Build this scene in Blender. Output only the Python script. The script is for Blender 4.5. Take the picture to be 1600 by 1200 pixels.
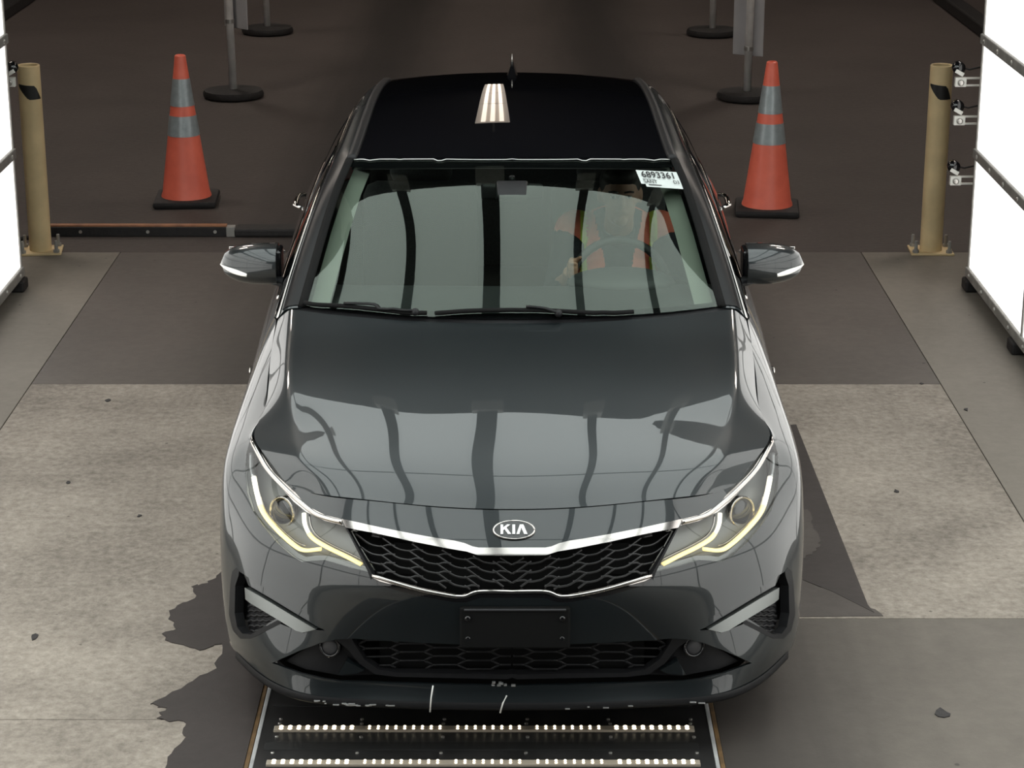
import bpy, bmesh, math, random
import numpy as np
from mathutils import Vector, Matrix
from mathutils.bvhtree import BVHTree
from mathutils.geometry import delaunay_2d_cdt
random.seed(7)
for o in list(bpy.data.objects): bpy.data.objects.remove(o)
SC = bpy.context.scene
COL = SC.collection
PI = math.pi

# ------------------------------------------------------------------ camera, world, exposure
H, TH, F = 3.10, math.radians(17.9), 3430.0
CT, ST = math.cos(TH), math.sin(TH)
cam = bpy.data.cameras.new('camera'); camo = bpy.data.objects.new('camera', cam); COL.objects.link(camo)
cam.sensor_width = 36.0; cam.lens = F / 1600.0 * 36.0; cam.clip_start = 0.05; cam.clip_end = 200
camo.location = (0, 0, H); camo.rotation_euler = (PI / 2 - TH, 0, 0)
SC.camera = camo
SC.view_settings.view_transform = 'Standard'; SC.view_settings.look = 'None'
SC.view_settings.gamma = 1.0; SC.view_settings.use_curve_mapping = False
SC.view_settings.exposure = 0.0
w = bpy.data.worlds.new('hall'); SC.world = w; w.use_nodes = True
w.node_tree.nodes['Background'].inputs[0].default_value = (0.9, 0.95, 1.0, 1)
w.node_tree.nodes['Background'].inputs[1].default_value = 0.02
WALL_E = 1.45        # light wall panels
CANOPY_E = 2.1      # overhead light canopy panels
CEIL_LAMP_E = 4.0

# ------------------------------------------------------------------ helpers
def ray(px, py):
    u = (px - 800) / F; v = (py - 600) / F
    return np.array([u, CT - v * ST, -ST - v * CT])
O3 = np.array([0, 0, H])
def atz(px, py, z): d = ray(px, py); return O3 + d * ((z - H) / d[2])
def aty(px, py, y): d = ray(px, py); return O3 + d * (y / d[1])
D = 5.94      # the car's nose stands here on the y axis; car tables below are (x, y behind nose, z)

def mat(name, color, rough=0.5, metal=0.0, coat=0.0, spec=0.5, emit=None, estr=0.0, noise=None, bump=None, coat_rough=0.03):
    m = bpy.data.materials.new(name); m.use_nodes = True
    nt = m.node_tree; b = nt.nodes['Principled BSDF']
    b.inputs['Base Color'].default_value = (*color, 1); b.inputs['Roughness'].default_value = rough
    b.inputs['Metallic'].default_value = metal; b.inputs['Coat Weight'].default_value = coat
    b.inputs['Coat Roughness'].default_value = coat_rough; b.inputs['Specular IOR Level'].default_value = spec
    if emit: b.inputs['Emission Color'].default_value = (*emit, 1); b.inputs['Emission Strength'].default_value = estr
    if noise or bump:
        tc = nt.nodes.new('ShaderNodeTexCoord')
    if noise:     # (scale, contrast)
        n = nt.nodes.new('ShaderNodeTexNoise'); n.inputs['Scale'].default_value = noise[0]; n.inputs['Detail'].default_value = 6
        nt.links.new(tc.outputs['Object'], n.inputs['Vector'])
        r = nt.nodes.new('ShaderNodeValToRGB'); k = noise[1]
        r.color_ramp.elements[0].position = 0.3; r.color_ramp.elements[1].position = 0.7
        r.color_ramp.elements[0].color = (*[c * (1 - k) for c in color], 1)
        r.color_ramp.elements[1].color = (*[min(1, c * (1 + k)) for c in color], 1)
        nt.links.new(n.outputs['Fac'], r.inputs['Fac']); nt.links.new(r.outputs['Color'], b.inputs['Base Color'])
    if bump:      # (scale, strength)
        n2 = nt.nodes.new('ShaderNodeTexNoise'); n2.inputs['Scale'].default_value = bump[0]; n2.inputs['Detail'].default_value = 8
        nt.links.new(tc.outputs['Object'], n2.inputs['Vector'])
        bp = nt.nodes.new('ShaderNodeBump'); bp.inputs['Strength'].default_value = bump[1]; bp.inputs['Distance'].default_value = 0.01
        nt.links.new(n2.outputs['Fac'], bp.inputs['Height']); nt.links.new(bp.outputs['Normal'], b.inputs['Normal'])
    return m

def glass_mat(name, tint, ior=1.5, refl=(1, 1, 1)):
    m = bpy.data.materials.new(name); m.use_nodes = True; nt = m.node_tree
    for n in list(nt.nodes): nt.nodes.remove(n)
    out = nt.nodes.new('ShaderNodeOutputMaterial'); tr = nt.nodes.new('ShaderNodeBsdfTransparent')
    tr.inputs[0].default_value = (*tint, 1)
    gl = nt.nodes.new('ShaderNodeBsdfGlossy'); gl.inputs['Roughness'].default_value = 0.0
    gl.inputs['Color'].default_value = (*refl, 1)
    fr = nt.nodes.new('ShaderNodeFresnel'); fr.inputs['IOR'].default_value = ior
    mx = nt.nodes.new('ShaderNodeMixShader')
    nt.links.new(fr.outputs[0], mx.inputs[0]); nt.links.new(tr.outputs[0], mx.inputs[1]); nt.links.new(gl.outputs[0], mx.inputs[2])
    nt.links.new(mx.outputs[0], out.inputs[0])
    return m

def concrete(name, c1, c2, scale=1.5, fine=18.0, rough=0.8, band=None, bump=0.25, spots=True, spec=0.3, fw=.45):
    """two-tone blotchy concrete; band=(centre x, half width, soft, colour) is a soft darker strip along the lane"""
    m = bpy.data.materials.new(name); m.use_nodes = True; nt = m.node_tree; b = nt.nodes['Principled BSDF']
    N = nt.nodes.new; L = nt.links.new
    geo = N('ShaderNodeNewGeometry')
    n1 = N('ShaderNodeTexNoise'); n1.inputs['Scale'].default_value = scale; n1.inputs['Detail'].default_value = 9; n1.inputs['Roughness'].default_value = 0.65
    n2 = N('ShaderNodeTexNoise'); n2.inputs['Scale'].default_value = fine; n2.inputs['Detail'].default_value = 8; n2.inputs['Roughness'].default_value = 0.7
    for n in (n1, n2): L(geo.outputs['Position'], n.inputs['Vector'])
    a = N('ShaderNodeMath'); a.operation = 'MULTIPLY_ADD'; a.inputs[1].default_value = fw; L(n2.outputs['Fac'], a.inputs[0])
    k = N('ShaderNodeMath'); k.operation = 'MULTIPLY'; k.inputs[1].default_value = 1 - fw; L(n1.outputs['Fac'], k.inputs[0]); L(k.outputs[0], a.inputs[2])
    r = N('ShaderNodeValToRGB'); r.color_ramp.elements[0].position = 0.36; r.color_ramp.elements[1].position = 0.66
    r.color_ramp.elements[0].color = (*c1, 1); r.color_ramp.elements[1].color = (*c2, 1)
    L(a.outputs[0], r.inputs['Fac']); col = r.outputs['Color']
    if spots:
        vo = N('ShaderNodeTexVoronoi'); vo.inputs['Scale'].default_value = 5.5; L(geo.outputs['Position'], vo.inputs['Vector'])
        nd = N('ShaderNodeMath'); nd.operation = 'MULTIPLY_ADD'; nd.inputs[1].default_value = 0.10; L(n2.outputs['Fac'], nd.inputs[0]); L(vo.outputs['Distance'], nd.inputs[2])
        rr = N('ShaderNodeValToRGB'); rr.color_ramp.elements[0].position = 0.075; rr.color_ramp.elements[1].position = 0.095
        rr.color_ramp.elements[0].color = (.25, .25, .25, 1); rr.color_ramp.elements[1].color = (1, 1, 1, 1)
        L(nd.outputs[0], rr.inputs['Fac'])
        mm = N('ShaderNodeMixRGB'); mm.blend_type = 'MULTIPLY'; mm.inputs[0].default_value = 0.8; L(col, mm.inputs[1]); L(rr.outputs['Color'], mm.inputs[2]); col = mm.outputs[0]
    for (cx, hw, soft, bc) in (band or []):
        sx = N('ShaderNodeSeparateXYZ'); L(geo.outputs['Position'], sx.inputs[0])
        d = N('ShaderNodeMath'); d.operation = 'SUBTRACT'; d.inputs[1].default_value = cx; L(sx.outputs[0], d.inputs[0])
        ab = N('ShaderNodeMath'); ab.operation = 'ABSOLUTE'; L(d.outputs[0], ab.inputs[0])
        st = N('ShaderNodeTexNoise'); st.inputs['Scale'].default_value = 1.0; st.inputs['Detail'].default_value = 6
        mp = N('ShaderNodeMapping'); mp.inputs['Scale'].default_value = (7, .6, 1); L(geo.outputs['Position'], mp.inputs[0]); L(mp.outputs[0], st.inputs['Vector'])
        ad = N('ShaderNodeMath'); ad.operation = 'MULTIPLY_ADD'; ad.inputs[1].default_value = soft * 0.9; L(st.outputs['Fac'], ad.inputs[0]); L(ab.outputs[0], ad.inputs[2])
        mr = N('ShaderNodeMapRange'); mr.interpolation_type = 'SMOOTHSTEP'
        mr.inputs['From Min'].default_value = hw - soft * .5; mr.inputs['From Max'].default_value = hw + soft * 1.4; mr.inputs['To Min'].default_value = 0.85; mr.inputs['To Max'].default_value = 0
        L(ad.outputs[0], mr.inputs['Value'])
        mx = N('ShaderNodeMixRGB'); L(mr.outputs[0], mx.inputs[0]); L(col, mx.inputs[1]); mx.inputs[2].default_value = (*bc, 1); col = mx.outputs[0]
    L(col, b.inputs['Base Color']); b.inputs['Roughness'].default_value = rough; b.inputs['Specular IOR Level'].default_value = spec
    bp = N('ShaderNodeBump'); bp.inputs['Strength'].default_value = bump; bp.inputs['Distance'].default_value = 0.01
    L(n2.outputs['Fac'], bp.inputs['Height']); L(bp.outputs['Normal'], b.inputs['Normal'])
    return m

M = {}
M['pillarblack'] = mat('pillar_satin_black', (0.006, 0.006, 0.0065), rough=0.35, spec=.2)
M['grillebar'] = mat('grille_bar_plastic', (0.013, 0.0125, 0.013), rough=0.35)
M['paint'] = mat('car_paint', (0.0075, 0.0112, 0.0130), rough=0.36, metal=0.4, coat=1.0, coat_rough=0.0)
M['blackgloss'] = mat('black_gloss', (0.006, 0.006, 0.007), rough=0.06, coat=0.4)
M['blackplastic'] = mat('black_plastic', (0.009, 0.009, 0.010), rough=0.5, spec=.25, noise=(60, .15))
M['greyplastic'] = mat('grey_plastic', (0.035, 0.035, 0.038), rough=0.45)
M['chrome'] = mat('chrome', (0.52, 0.49, 0.47), rough=0.10, metal=1.0)
M['satin'] = mat('satin_silver', (0.20, 0.21, 0.205), rough=0.3, metal=0.85)
M['silver'] = mat('silver_trim', (0.5, 0.5, 0.5), rough=0.35, metal=0.8)
M['roofglass'] = mat('roof_black_glass', (0.004, 0.004, 0.005), rough=0.0, spec=0.5)
M['windshield'] = glass_mat('windshield_glass', (0.84, 0.92, 0.85), 1.52, (.90, 1.0, .90))
M['sideglass'] = glass_mat('tinted_glass', (0.42, 0.46, 0.44), 1.5)
M['lens'] = glass_mat('headlight_lens', (0.93, 0.94, 0.94), 1.45)
M['drl'] = mat('day_running_light', (.9, .85, .6), rough=.3, emit=(1.0, 0.80, 0.30), estr=1.15)
M['drl_white'] = mat('day_running_light_tip', (.9, .9, .85), rough=.3, emit=(1.0, 0.93, 0.75), estr=1.1)
M['housing'] = mat('headlight_housing', (0.19, 0.195, 0.19), rough=0.35, metal=0.3)
M['core'] = mat('inner_black', (0.004, 0.004, 0.004), rough=0.8, spec=.15)
M['tyre'] = mat('tyre_rubber', (0.015, 0.015, 0.015), rough=0.75, noise=(40, .2))
M['rim'] = mat('alloy_rim', (0.5, 0.5, 0.52), rough=0.3, metal=0.9)
M['white'] = mat('white_plastic', (0.8, 0.8, 0.77), rough=0.4)
M['paper'] = mat('paper_label', (0.50, 0.54, 0.53), rough=0.6)
M['ink'] = mat('black_ink', (0.01, 0.01, 0.012), rough=0.6)
M['red'] = mat('tail_lamp_red', (0.35, 0.015, 0.015), rough=0.15, coat=1)
M['dash'] = mat('dashboard_vinyl', (0.022, 0.024, 0.026), rough=0.6, noise=(90, .2))
M['seat'] = mat('seat_fabric', (0.03, 0.031, 0.034), rough=0.8, noise=(120, .25))
M['pale'] = mat('pale_pillar_trim', (0.20, 0.215, 0.19), rough=0.8)
M['liner'] = mat('headliner', (0.05, 0.05, 0.05), rough=0.9)
M['skin'] = mat('skin', (0.34, 0.19, 0.13), rough=0.55, noise=(25, .12))
M['hair'] = mat('hair', (0.012, 0.009, 0.008), rough=0.6, noise=(80, .3))
M['shirt'] = mat('dark_shirt', (0.02, 0.025, 0.035), rough=0.85, noise=(60, .2))
M['vest'] = mat('vest_orange', (1.0, 0.24, 0.15), rough=0.7)
M['lime'] = mat('vest_lime', (0.80, 0.95, 0.12), rough=0.6)
M['cone'] = mat('cone_orange', (0.98, 0.185, 0.115), rough=0.42, noise=(9, .12))
M['reflective'] = mat('cone_reflective', (0.36, 0.40, 0.41), rough=0.35, metal=.25, noise=(30, .12))
M['rubber'] = mat('black_rubber', (0.014, 0.012, 0.012), rough=0.7, noise=(30, .3), bump=(50, .3))
M['yellow'] = mat('bollard_tan', (0.72, 0.555, 0.31), rough=0.5, noise=(6, .12))
M['tape'] = mat('black_tape', (0.012, 0.012, 0.012), rough=0.4)
M['pole'] = mat('pole_grey', (0.75, 0.72, 0.69), rough=0.4, noise=(8, .15))
M['signpanel'] = mat('sign_back', (0.45, 0.44, 0.45), rough=0.5, noise=(5, .08))
M['alu'] = mat('aluminium', (0.30, 0.29, 0.27), rough=0.5, metal=0.1, noise=(12, .2))
M['steel'] = mat('bolt_steel', (0.55, 0.53, 0.5), rough=0.35, metal=0.9)
M['bracket'] = mat('bracket_white', (0.72, 0.71, 0.66), rough=0.4)
M['panel'] = mat('light_panel', (0.8, 0.8, 0.78), rough=0.6, emit=(1.0, 0.985, 0.955), estr=WALL_E)
M['canopy'] = mat('canopy_panel', (0.8, 0.8, 0.8), rough=0.6, emit=(0.91, 1.0, 0.985), estr=CANOPY_E)
M['strap'] = mat('canopy_strap', (0.03, 0.03, 0.03), rough=0.6)
M['plate'] = mat('scanner_steel', (0.022, 0.021, 0.021), rough=0.42, metal=0.3, noise=(7, .35))
M['slot'] = mat('scanner_slot', (0.004, 0.004, 0.004), rough=0.6)
M['ledbar'] = mat('led_bar', (0.30, 0.26, 0.21), rough=0.3)
M['led'] = mat('led', (1, .95, .8), rough=.3, emit=(1.0, 0.87, 0.62), estr=4.0)
M['whiteedge'] = mat('white_edge', (0.32, 0.32, 0.32), rough=0.5, noise=(10, .3))
M['rust'] = mat('rusty_angle', (0.10, 0.055, 0.018), rough=0.7, noise=(14, .5))
M['orange_strip'] = mat('rail_strip', (0.30, 0.13, 0.06), rough=0.6, noise=(10, .4))
M['darkwall'] = mat('hall_wall', (0.03, 0.027, 0.025), rough=0.9, noise=(2, .2))
M['ceil'] = mat('hall_ceiling', (0.010, 0.010, 0.011), rough=0.9, noise=(1, .2))
M['lamp'] = mat('ceiling_lamp_tube', (1, 1, 1), emit=(1.0, 0.86, 0.72), estr=CEIL_LAMP_E)
M['lampbody'] = mat('ceiling_lamp_reflector', (0.5, .45, .4), rough=.3, metal=.4, emit=(1.0, .86, .72), estr=.7)
M['fill'] = mat('fill_lamp_diffuser', (.9, .9, .9), emit=(1.0, .90, .80), estr=22.0)
M['orange_lens'] = mat('signal_lens', (.9, .9, .85), rough=.2, coat=1, emit=(1, .95, .85), estr=.25)

def tag(o, label=None, cat=None, group=None, kind=None):
    if label: o['label'] = label
    if cat: o['category'] = cat
    if group: o['group'] = group
    if kind: o['kind'] = kind
    return o
def empty(name, loc=(0, 0, 0)):
    o = bpy.data.objects.new(name, None); COL.objects.link(o); o.location = loc; o.empty_display_size = .1
    return o
def link(name, me, parent=None):
    o = bpy.data.objects.new(name, me); COL.objects.link(o)
    if parent is not None:
        o.parent = parent; o.matrix_parent_inverse = Matrix.Translation(-abs_loc(parent))
    return o
def abs_loc(p):
    v = Vector(p.location); q = p.parent
    return v      # parents that are meshes sit at the origin; Empties are top-level
def mesh(name, vs, fs, m, parent=None, smooth=False, normals=None, label=None):
    me = bpy.data.meshes.new(name); me.from_pydata([tuple(map(float, v)) for v in vs], [], [tuple(map(int, f)) for f in fs])
    me.materials.append(M[m] if isinstance(m, str) else m)
    if smooth or normals is not None:
        me.polygons.foreach_set('use_smooth', [True] * len(me.polygons))
    me.update()
    if normals is not None: me.normals_split_custom_set_from_vertices([tuple(map(float, n)) for n in normals])
    o = link(name, me, parent)
    if label: o['label'] = label
    return o
class MB:
    """collects shapes, builds one mesh object"""
    def __init__(s): s.v = []; s.f = []
    def add(s, vs, fs):
        k = len(s.v); s.v += [tuple(v) for v in vs]; s.f += [tuple(i + k for i in f) for f in fs]; return s
    def box(s, c, d, rot=None):
        x, y, z = [q / 2 for q in d]
        vs = [Vector((sx * x, sy * y, sz * z)) for sx in (-1, 1) for sy in (-1, 1) for sz in (-1, 1)]
        if rot is not None: vs = [rot @ v for v in vs]
        vs = [v + Vector(c) for v in vs]
        return s.add(vs, [(0, 1, 3, 2), (4, 6, 7, 5), (0, 4, 5, 1), (2, 3, 7, 6), (0, 2, 6, 4), (1, 5, 7, 3)])
    def bbox(s, c, d, b, rot=None):
        """box with chamfered edges"""
        bm = bmesh.new(); bmesh.ops.create_cube(bm, size=1)
        for v in bm.verts: v.co = Vector((v.co.x * d[0], v.co.y * d[1], v.co.z * d[2]))
        bmesh.ops.bevel(bm, geom=bm.edges[:], offset=b, segments=2, affect='EDGES', profile=.5)
        bm.verts.ensure_lookup_table()
        vs = [(rot @ v.co if rot is not None else v.co) + Vector(c) for v in bm.verts]
        fs = [[v.index for v in f.verts] for f in bm.faces]; bm.free()
        return s.add(vs, fs)
    def lathe(s, prof, n=24, c=(0, 0, 0), axis='z', rot=None, cap=True):
        vs = []; fs = []
        for (r, z) in prof:
            for i in range(n):
                a = 2 * PI * i / n; x, y = r * math.cos(a), r * math.sin(a)
                v = Vector((x, y, z))
                if axis == 'y': v = Vector((x, z, y))
                if axis == 'x': v = Vector((z, x, y))
                if rot is not None: v = rot @ v
                vs.append(v + Vector(c))
        for j in range(len(prof) - 1):
            for i in range(n):
                a = j * n + i; b = j * n + (i + 1) % n; q = (a, b, b + n, a + n)
                fs.append(q if axis != 'y' else q[::-1])
        if cap:
            fs.append(tuple(range(n))[::-1]); fs.append(tuple((len(prof) - 1) * n + i for i in range(n)))
        return s.add(vs, fs)
    def tube(s, path, r, n=8, flat=1.0, up=None):
        P = [Vector(p) for p in path]; rs = r if isinstance(r, (list, tuple)) else [r] * len(P); vs = []; fs = []
        for i, p in enumerate(P):
            t = (P[min(i + 1, len(P) - 1)] - P[max(i - 1, 0)]).normalized()
            u = Vector(up) if up is not None else (Vector((0, 0, 1)) if abs(t.z) < .9 else Vector((1, 0, 0)))
            a = t.cross(u).normalized(); b = a.cross(t).normalized()
            for k in range(n):
                q = 2 * PI * k / n; vs.append(p + a * (rs[i] * math.cos(q)) + b * (rs[i] * flat * math.sin(q)))
        for i in range(len(P) - 1):
            for k in range(n):
                a0 = i * n + k; b0 = i * n + (k + 1) % n; fs.append((a0, b0, b0 + n, a0 + n))
        fs.append(tuple(range(n))[::-1]); fs.append(tuple((len(P) - 1) * n + k for k in range(n)))
        return s.add(vs, fs)
    def sphere(s, c, r, n=16, m_=10, rot=None):
        r = (r, r, r) if not isinstance(r, (tuple, list)) else r
        vs = []; fs = []
        for j in range(m_ + 1):
            ph = PI * j / m_
            for i in range(n):
                a = 2 * PI * i / n
                v = Vector((r[0] * math.sin(ph) * math.cos(a), r[1] * math.sin(ph) * math.sin(a), r[2] * math.cos(ph)))
                if rot is not None: v = rot @ v
                vs.append(v + Vector(c))
        for j in range(m_):
            for i in range(n):
                a = j * n + i; b = j * n + (i + 1) % n; fs.append((a, a + n, b + n, b))
        return s.add(vs, fs)
    def build(s, name, m, parent=None, smooth=False, label=None, auto=None):
        o = mesh(name, s.v, s.f, m, parent, smooth, None, label)
        bm = bmesh.new(); bm.from_mesh(o.data); bmesh.ops.remove_doubles(bm, verts=bm.verts, dist=1e-6); bmesh.ops.recalc_face_normals(bm, faces=bm.faces); bm.to_mesh(o.data); bm.free()
        if auto is not None:
            o.data.polygons.foreach_set('use_smooth', [True] * len(o.data.polygons))
            bm = bmesh.new(); bm.from_mesh(o.data)
            for e in bm.edges:
                if len(e.link_faces) == 2 and e.calc_face_angle(0) > math.radians(auto): e.smooth = False
            bm.to_mesh(o.data); bm.free()
        return o

# ------------------------------------------------------------------ floor, hall
LANE = -0.083
floor = tag(MB().box((0, 20, -.06), (30, 60, .08)).build('floor', concrete('floor_base', (.02, .02, .02), (.03, .03, .03))), kind='structure', label='concrete hall floor made of cast slabs')
M['asphalt'] = concrete('dark_floor', (.058, .047, .043), (.090, .074, .068), scale=.7, fine=26, rough=.7, bump=.35, spots=False,
                        band=[(-1.05, .35, .35, (.018, .015, .014)), (.75, .35, .35, (.018, .015, .014))])
M['slab_mid'] = concrete('mid_slab', (.082, .069, .061), (.12, .103, .091), scale=1.2, rough=.6, bump=.1, band=[(LANE, 1.25, .45, (.036, .030, .027))])  # band holds lane wear plus car shade painted into the colour
M['slab_strip'] = concrete('strip_slab', (.165, .146, .123), (.215, .191, .163), scale=.9, rough=.7, bump=.12)
M['slab_rough'] = concrete('rough_slab', (.150, .128, .108), (.40, .352, .30), scale=1.7, fine=30, rough=.85, bump=.8, fw=.52)
M['slab_right'] = concrete('right_slab', (.105, .091, .077), (.150, .132, .112), scale=1.0, fine=14, rough=.6, bump=.12, band=[(.60, .50, .55, (.020, .0165, .015))])  # band: tyre rubber and the car's shadow, both painted into the slab colour
M['coat'] = concrete('floor_coating', (.024, .0195, .018), (.038, .031, .029), scale=2.5, rough=.55, bump=.1, spots=False)
M['coat2'] = concrete('floor_coating_light', (.055, .047, .042), (.078, .067, .06), scale=2.5, rough=.6, bump=.1, spots=False)
def slab(x0, x1, y0, y1, m, top=0.0, g=.004):
    return MB().bbox(((x0 + x1) / 2, (y0 + y1) / 2, top - .0125), (x1 - x0 - g, y1 - y0 - g, .025), .002).build('slab', m, floor)
YJ = 9.598
slab(-14, 14, 12.02, 45, 'asphalt')
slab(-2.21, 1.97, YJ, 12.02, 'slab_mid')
for x0, x1 in ((-14, -2.21), (1.97, 14)):
    slab(x0, x1, 6.19 if x0 < 0 else 7.45, 12.02, 'slab_strip'); slab(x0, x1, -9, 6.19 if x0 < 0 else 7.45, 'slab_strip')
slab(-2.21, -.80, 6.194, YJ, 'slab_rough'); slab(-2.21, -.80, -9, 6.194, 'slab_rough')
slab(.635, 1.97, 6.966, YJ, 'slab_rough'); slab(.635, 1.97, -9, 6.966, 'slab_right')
def flat_patch(name, pts, m, h, parent=floor, label=None, z0=0.0):
    """thin poured or peeled layer with its own jagged outline"""
    v = [Vector((p[0], p[1])) for p in pts]; n = len(v)
    r = delaunay_2d_cdt(v, [(i, (i + 1) % n) for i in range(n)], [list(range(n))], 1, 1e-5)
    vs = [(p.x, p.y, z0 + h) for p in r[0]]; fs = [tuple(f) for f in r[2]]
    k = len(vs); vs += [(p[0], p[1], z0 + h) for p in pts] + [(p[0], p[1], z0 - .004) for p in pts]
    fs += [(k + i, k + n + i, k + n + (i + 1) % n, k + (i + 1) % n) for i in range(n)]
    o = mesh(name, vs, fs, m, parent, label=label); return o
def jag(pts, amp=.012, sub=5):
    """roughen an outline the way a flaking coating breaks"""
    out = []
    for i in range(len(pts) - 1):
        a = np.array(pts[i][:2]); b = np.array(pts[i + 1][:2])
        for k in range(sub):
            q = a + (b - a) * k / sub
            if k: q = q + np.array([random.uniform(-amp, amp), random.uniform(-amp, amp)])
            out.append(q)
    out.append(np.array(pts[-1][:2])); return out
lp = [(344, 896), (325, 912), (299, 917), (304, 936), (264, 955), (275, 984), (253, 991), (264, 1003), (312, 1017), (347, 1007), (339, 1045), (283, 1077), (235, 1101), (261, 1107), (245, 1123), (291, 1131), (291, 1152), (261, 1195), (232, 1240)]
lpts = jag([atz(px, py, 0) for px, py in lp])
x_ = lpts[0][0]
flat_patch('coating_patch', [(-.801, 8.6), (-.93, 8.0), (-1.0, 7.6)] + lpts + [(-1.25, 4.8), (-.801, 4.8)], 'coat', .003, label='dark flaking floor coating left of the car')
rp = [atz(1244, 664, 0), atz(1356, 946, 0), atz(1366, 958, 0), atz(1300, 925, 0), atz(1252, 906, 0)]
flat_patch('coating_patch', [(.636, 8.9)] + [p[:2] for p in rp] + [(.78, 7.15), (.636, 7.1)], 'coat', .003, label='dark wedge of floor coating right of the car')
flat_patch('coating_patch', jag([atz(*p, 0) for p in [(1230, 905), (1252, 906), (1300, 925), (1356, 947), (1380, 963)]], .006) + [(.95, 6.975), (.636, 6.975), (.636, 7.3)], 'coat2', .002, label='brown worn coating beside the right rough slab')
lb = [(1225, 800), (1262, 798), (1270, 822), (1282, 848), (1276, 862), (1250, 876), (1225, 885)]
flat_patch('coating_patch', jag([atz(*p, 0) for p in lb], .008), 'coat2', .005, label='small pale flake on the dark floor coating')

def struct(o, label): return tag(o, label=label, kind='structure')
struct(MB().box((-6.2, 20, 3.2), (.2, 60, 6.6)).build('wall_left', 'darkwall'), 'dark left wall of the hall')
struct(MB().box((6.2, 20, 3.2), (.2, 60, 6.6)).build('wall_right', 'darkwall'), 'dark right wall of the hall')
struct(MB().box((0, 46, 3.2), (12.6, .2, 6.6)).build('wall_back', 'darkwall'), 'dark far wall of the hall')
struct(MB().box((0, 20, 6.55), (12.6, 60, .1)).build('ceiling', 'ceil'), 'dark high hall ceiling')
struct(MB().bbox((-4.84, 24, .06), (.16, 24, .12), .02).build('trim_1', 'rubber'), 'black kerb along the far left of the hall')
struct(MB().bbox((4.28, 24, .06), (.16, 24, .12), .02).build('trim_2', 'rubber'), 'black kerb along the far right of the hall')

# ------------------------------------------------------------------ light walls
WX = {-1: -2.607, 1: 2.425}; ZS = [.085, .723, 1.322, 1.94]; YS = [11.28 - 1.28 * i for i in range(9)]
def light_wall(sd):
    x = WX[sd]; root = empty('light_wall', (x, YS[4], 0)); th = .05; xc = x + sd * th / 2
    tag(root, ('luminous white panel wall on the %s with grey aluminium strips' % ('left edge' if sd < 0 else 'right edge')), 'light wall')
    for i in range(len(YS) - 1):
        for j in range(len(ZS) - 1):
            MB().box((xc, (YS[i] + YS[i + 1]) / 2, (ZS[j] + ZS[j + 1]) / 2), (th, 1.28 - .03, ZS[j + 1] - ZS[j] - .045)).build('light_panel', 'panel', root)
    for j, z in enumerate(ZS):
        rail = MB().bbox((x + sd * .02, (YS[0] + YS[-1]) / 2, z), (.075, YS[0] - YS[-1] + .02, .052), .006).build('horizontal_rail', 'alu', root)
        if j < 4:
            for k in range(14):
                MB().lathe([(.012, -.006), (.012, .002), (.006, .006)], 8, (x - sd * .0195, YS[0] - .1 - k * .32, z), 'x', Matrix.Rotation(PI if sd > 0 else 0, 3, 'Z')).build('bolt', 'steel', rail)
    for i, y in enumerate(YS):
        MB().box((x + sd * .024, y, (ZS[0] + ZS[-1]) / 2), (.06, .026 if i else .02, ZS[-1] - ZS[0])).build('upright', 'alu', root)
    for i in range(len(YS)):
        MB().bbox((x + sd * .03, YS[i] - .06 if i == 0 else YS[i] + .1, .03), (.13, .12, .06), .01).build('foot', 'rubber', root)
    return root
light_wall(-1); light_wall(1)

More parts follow.
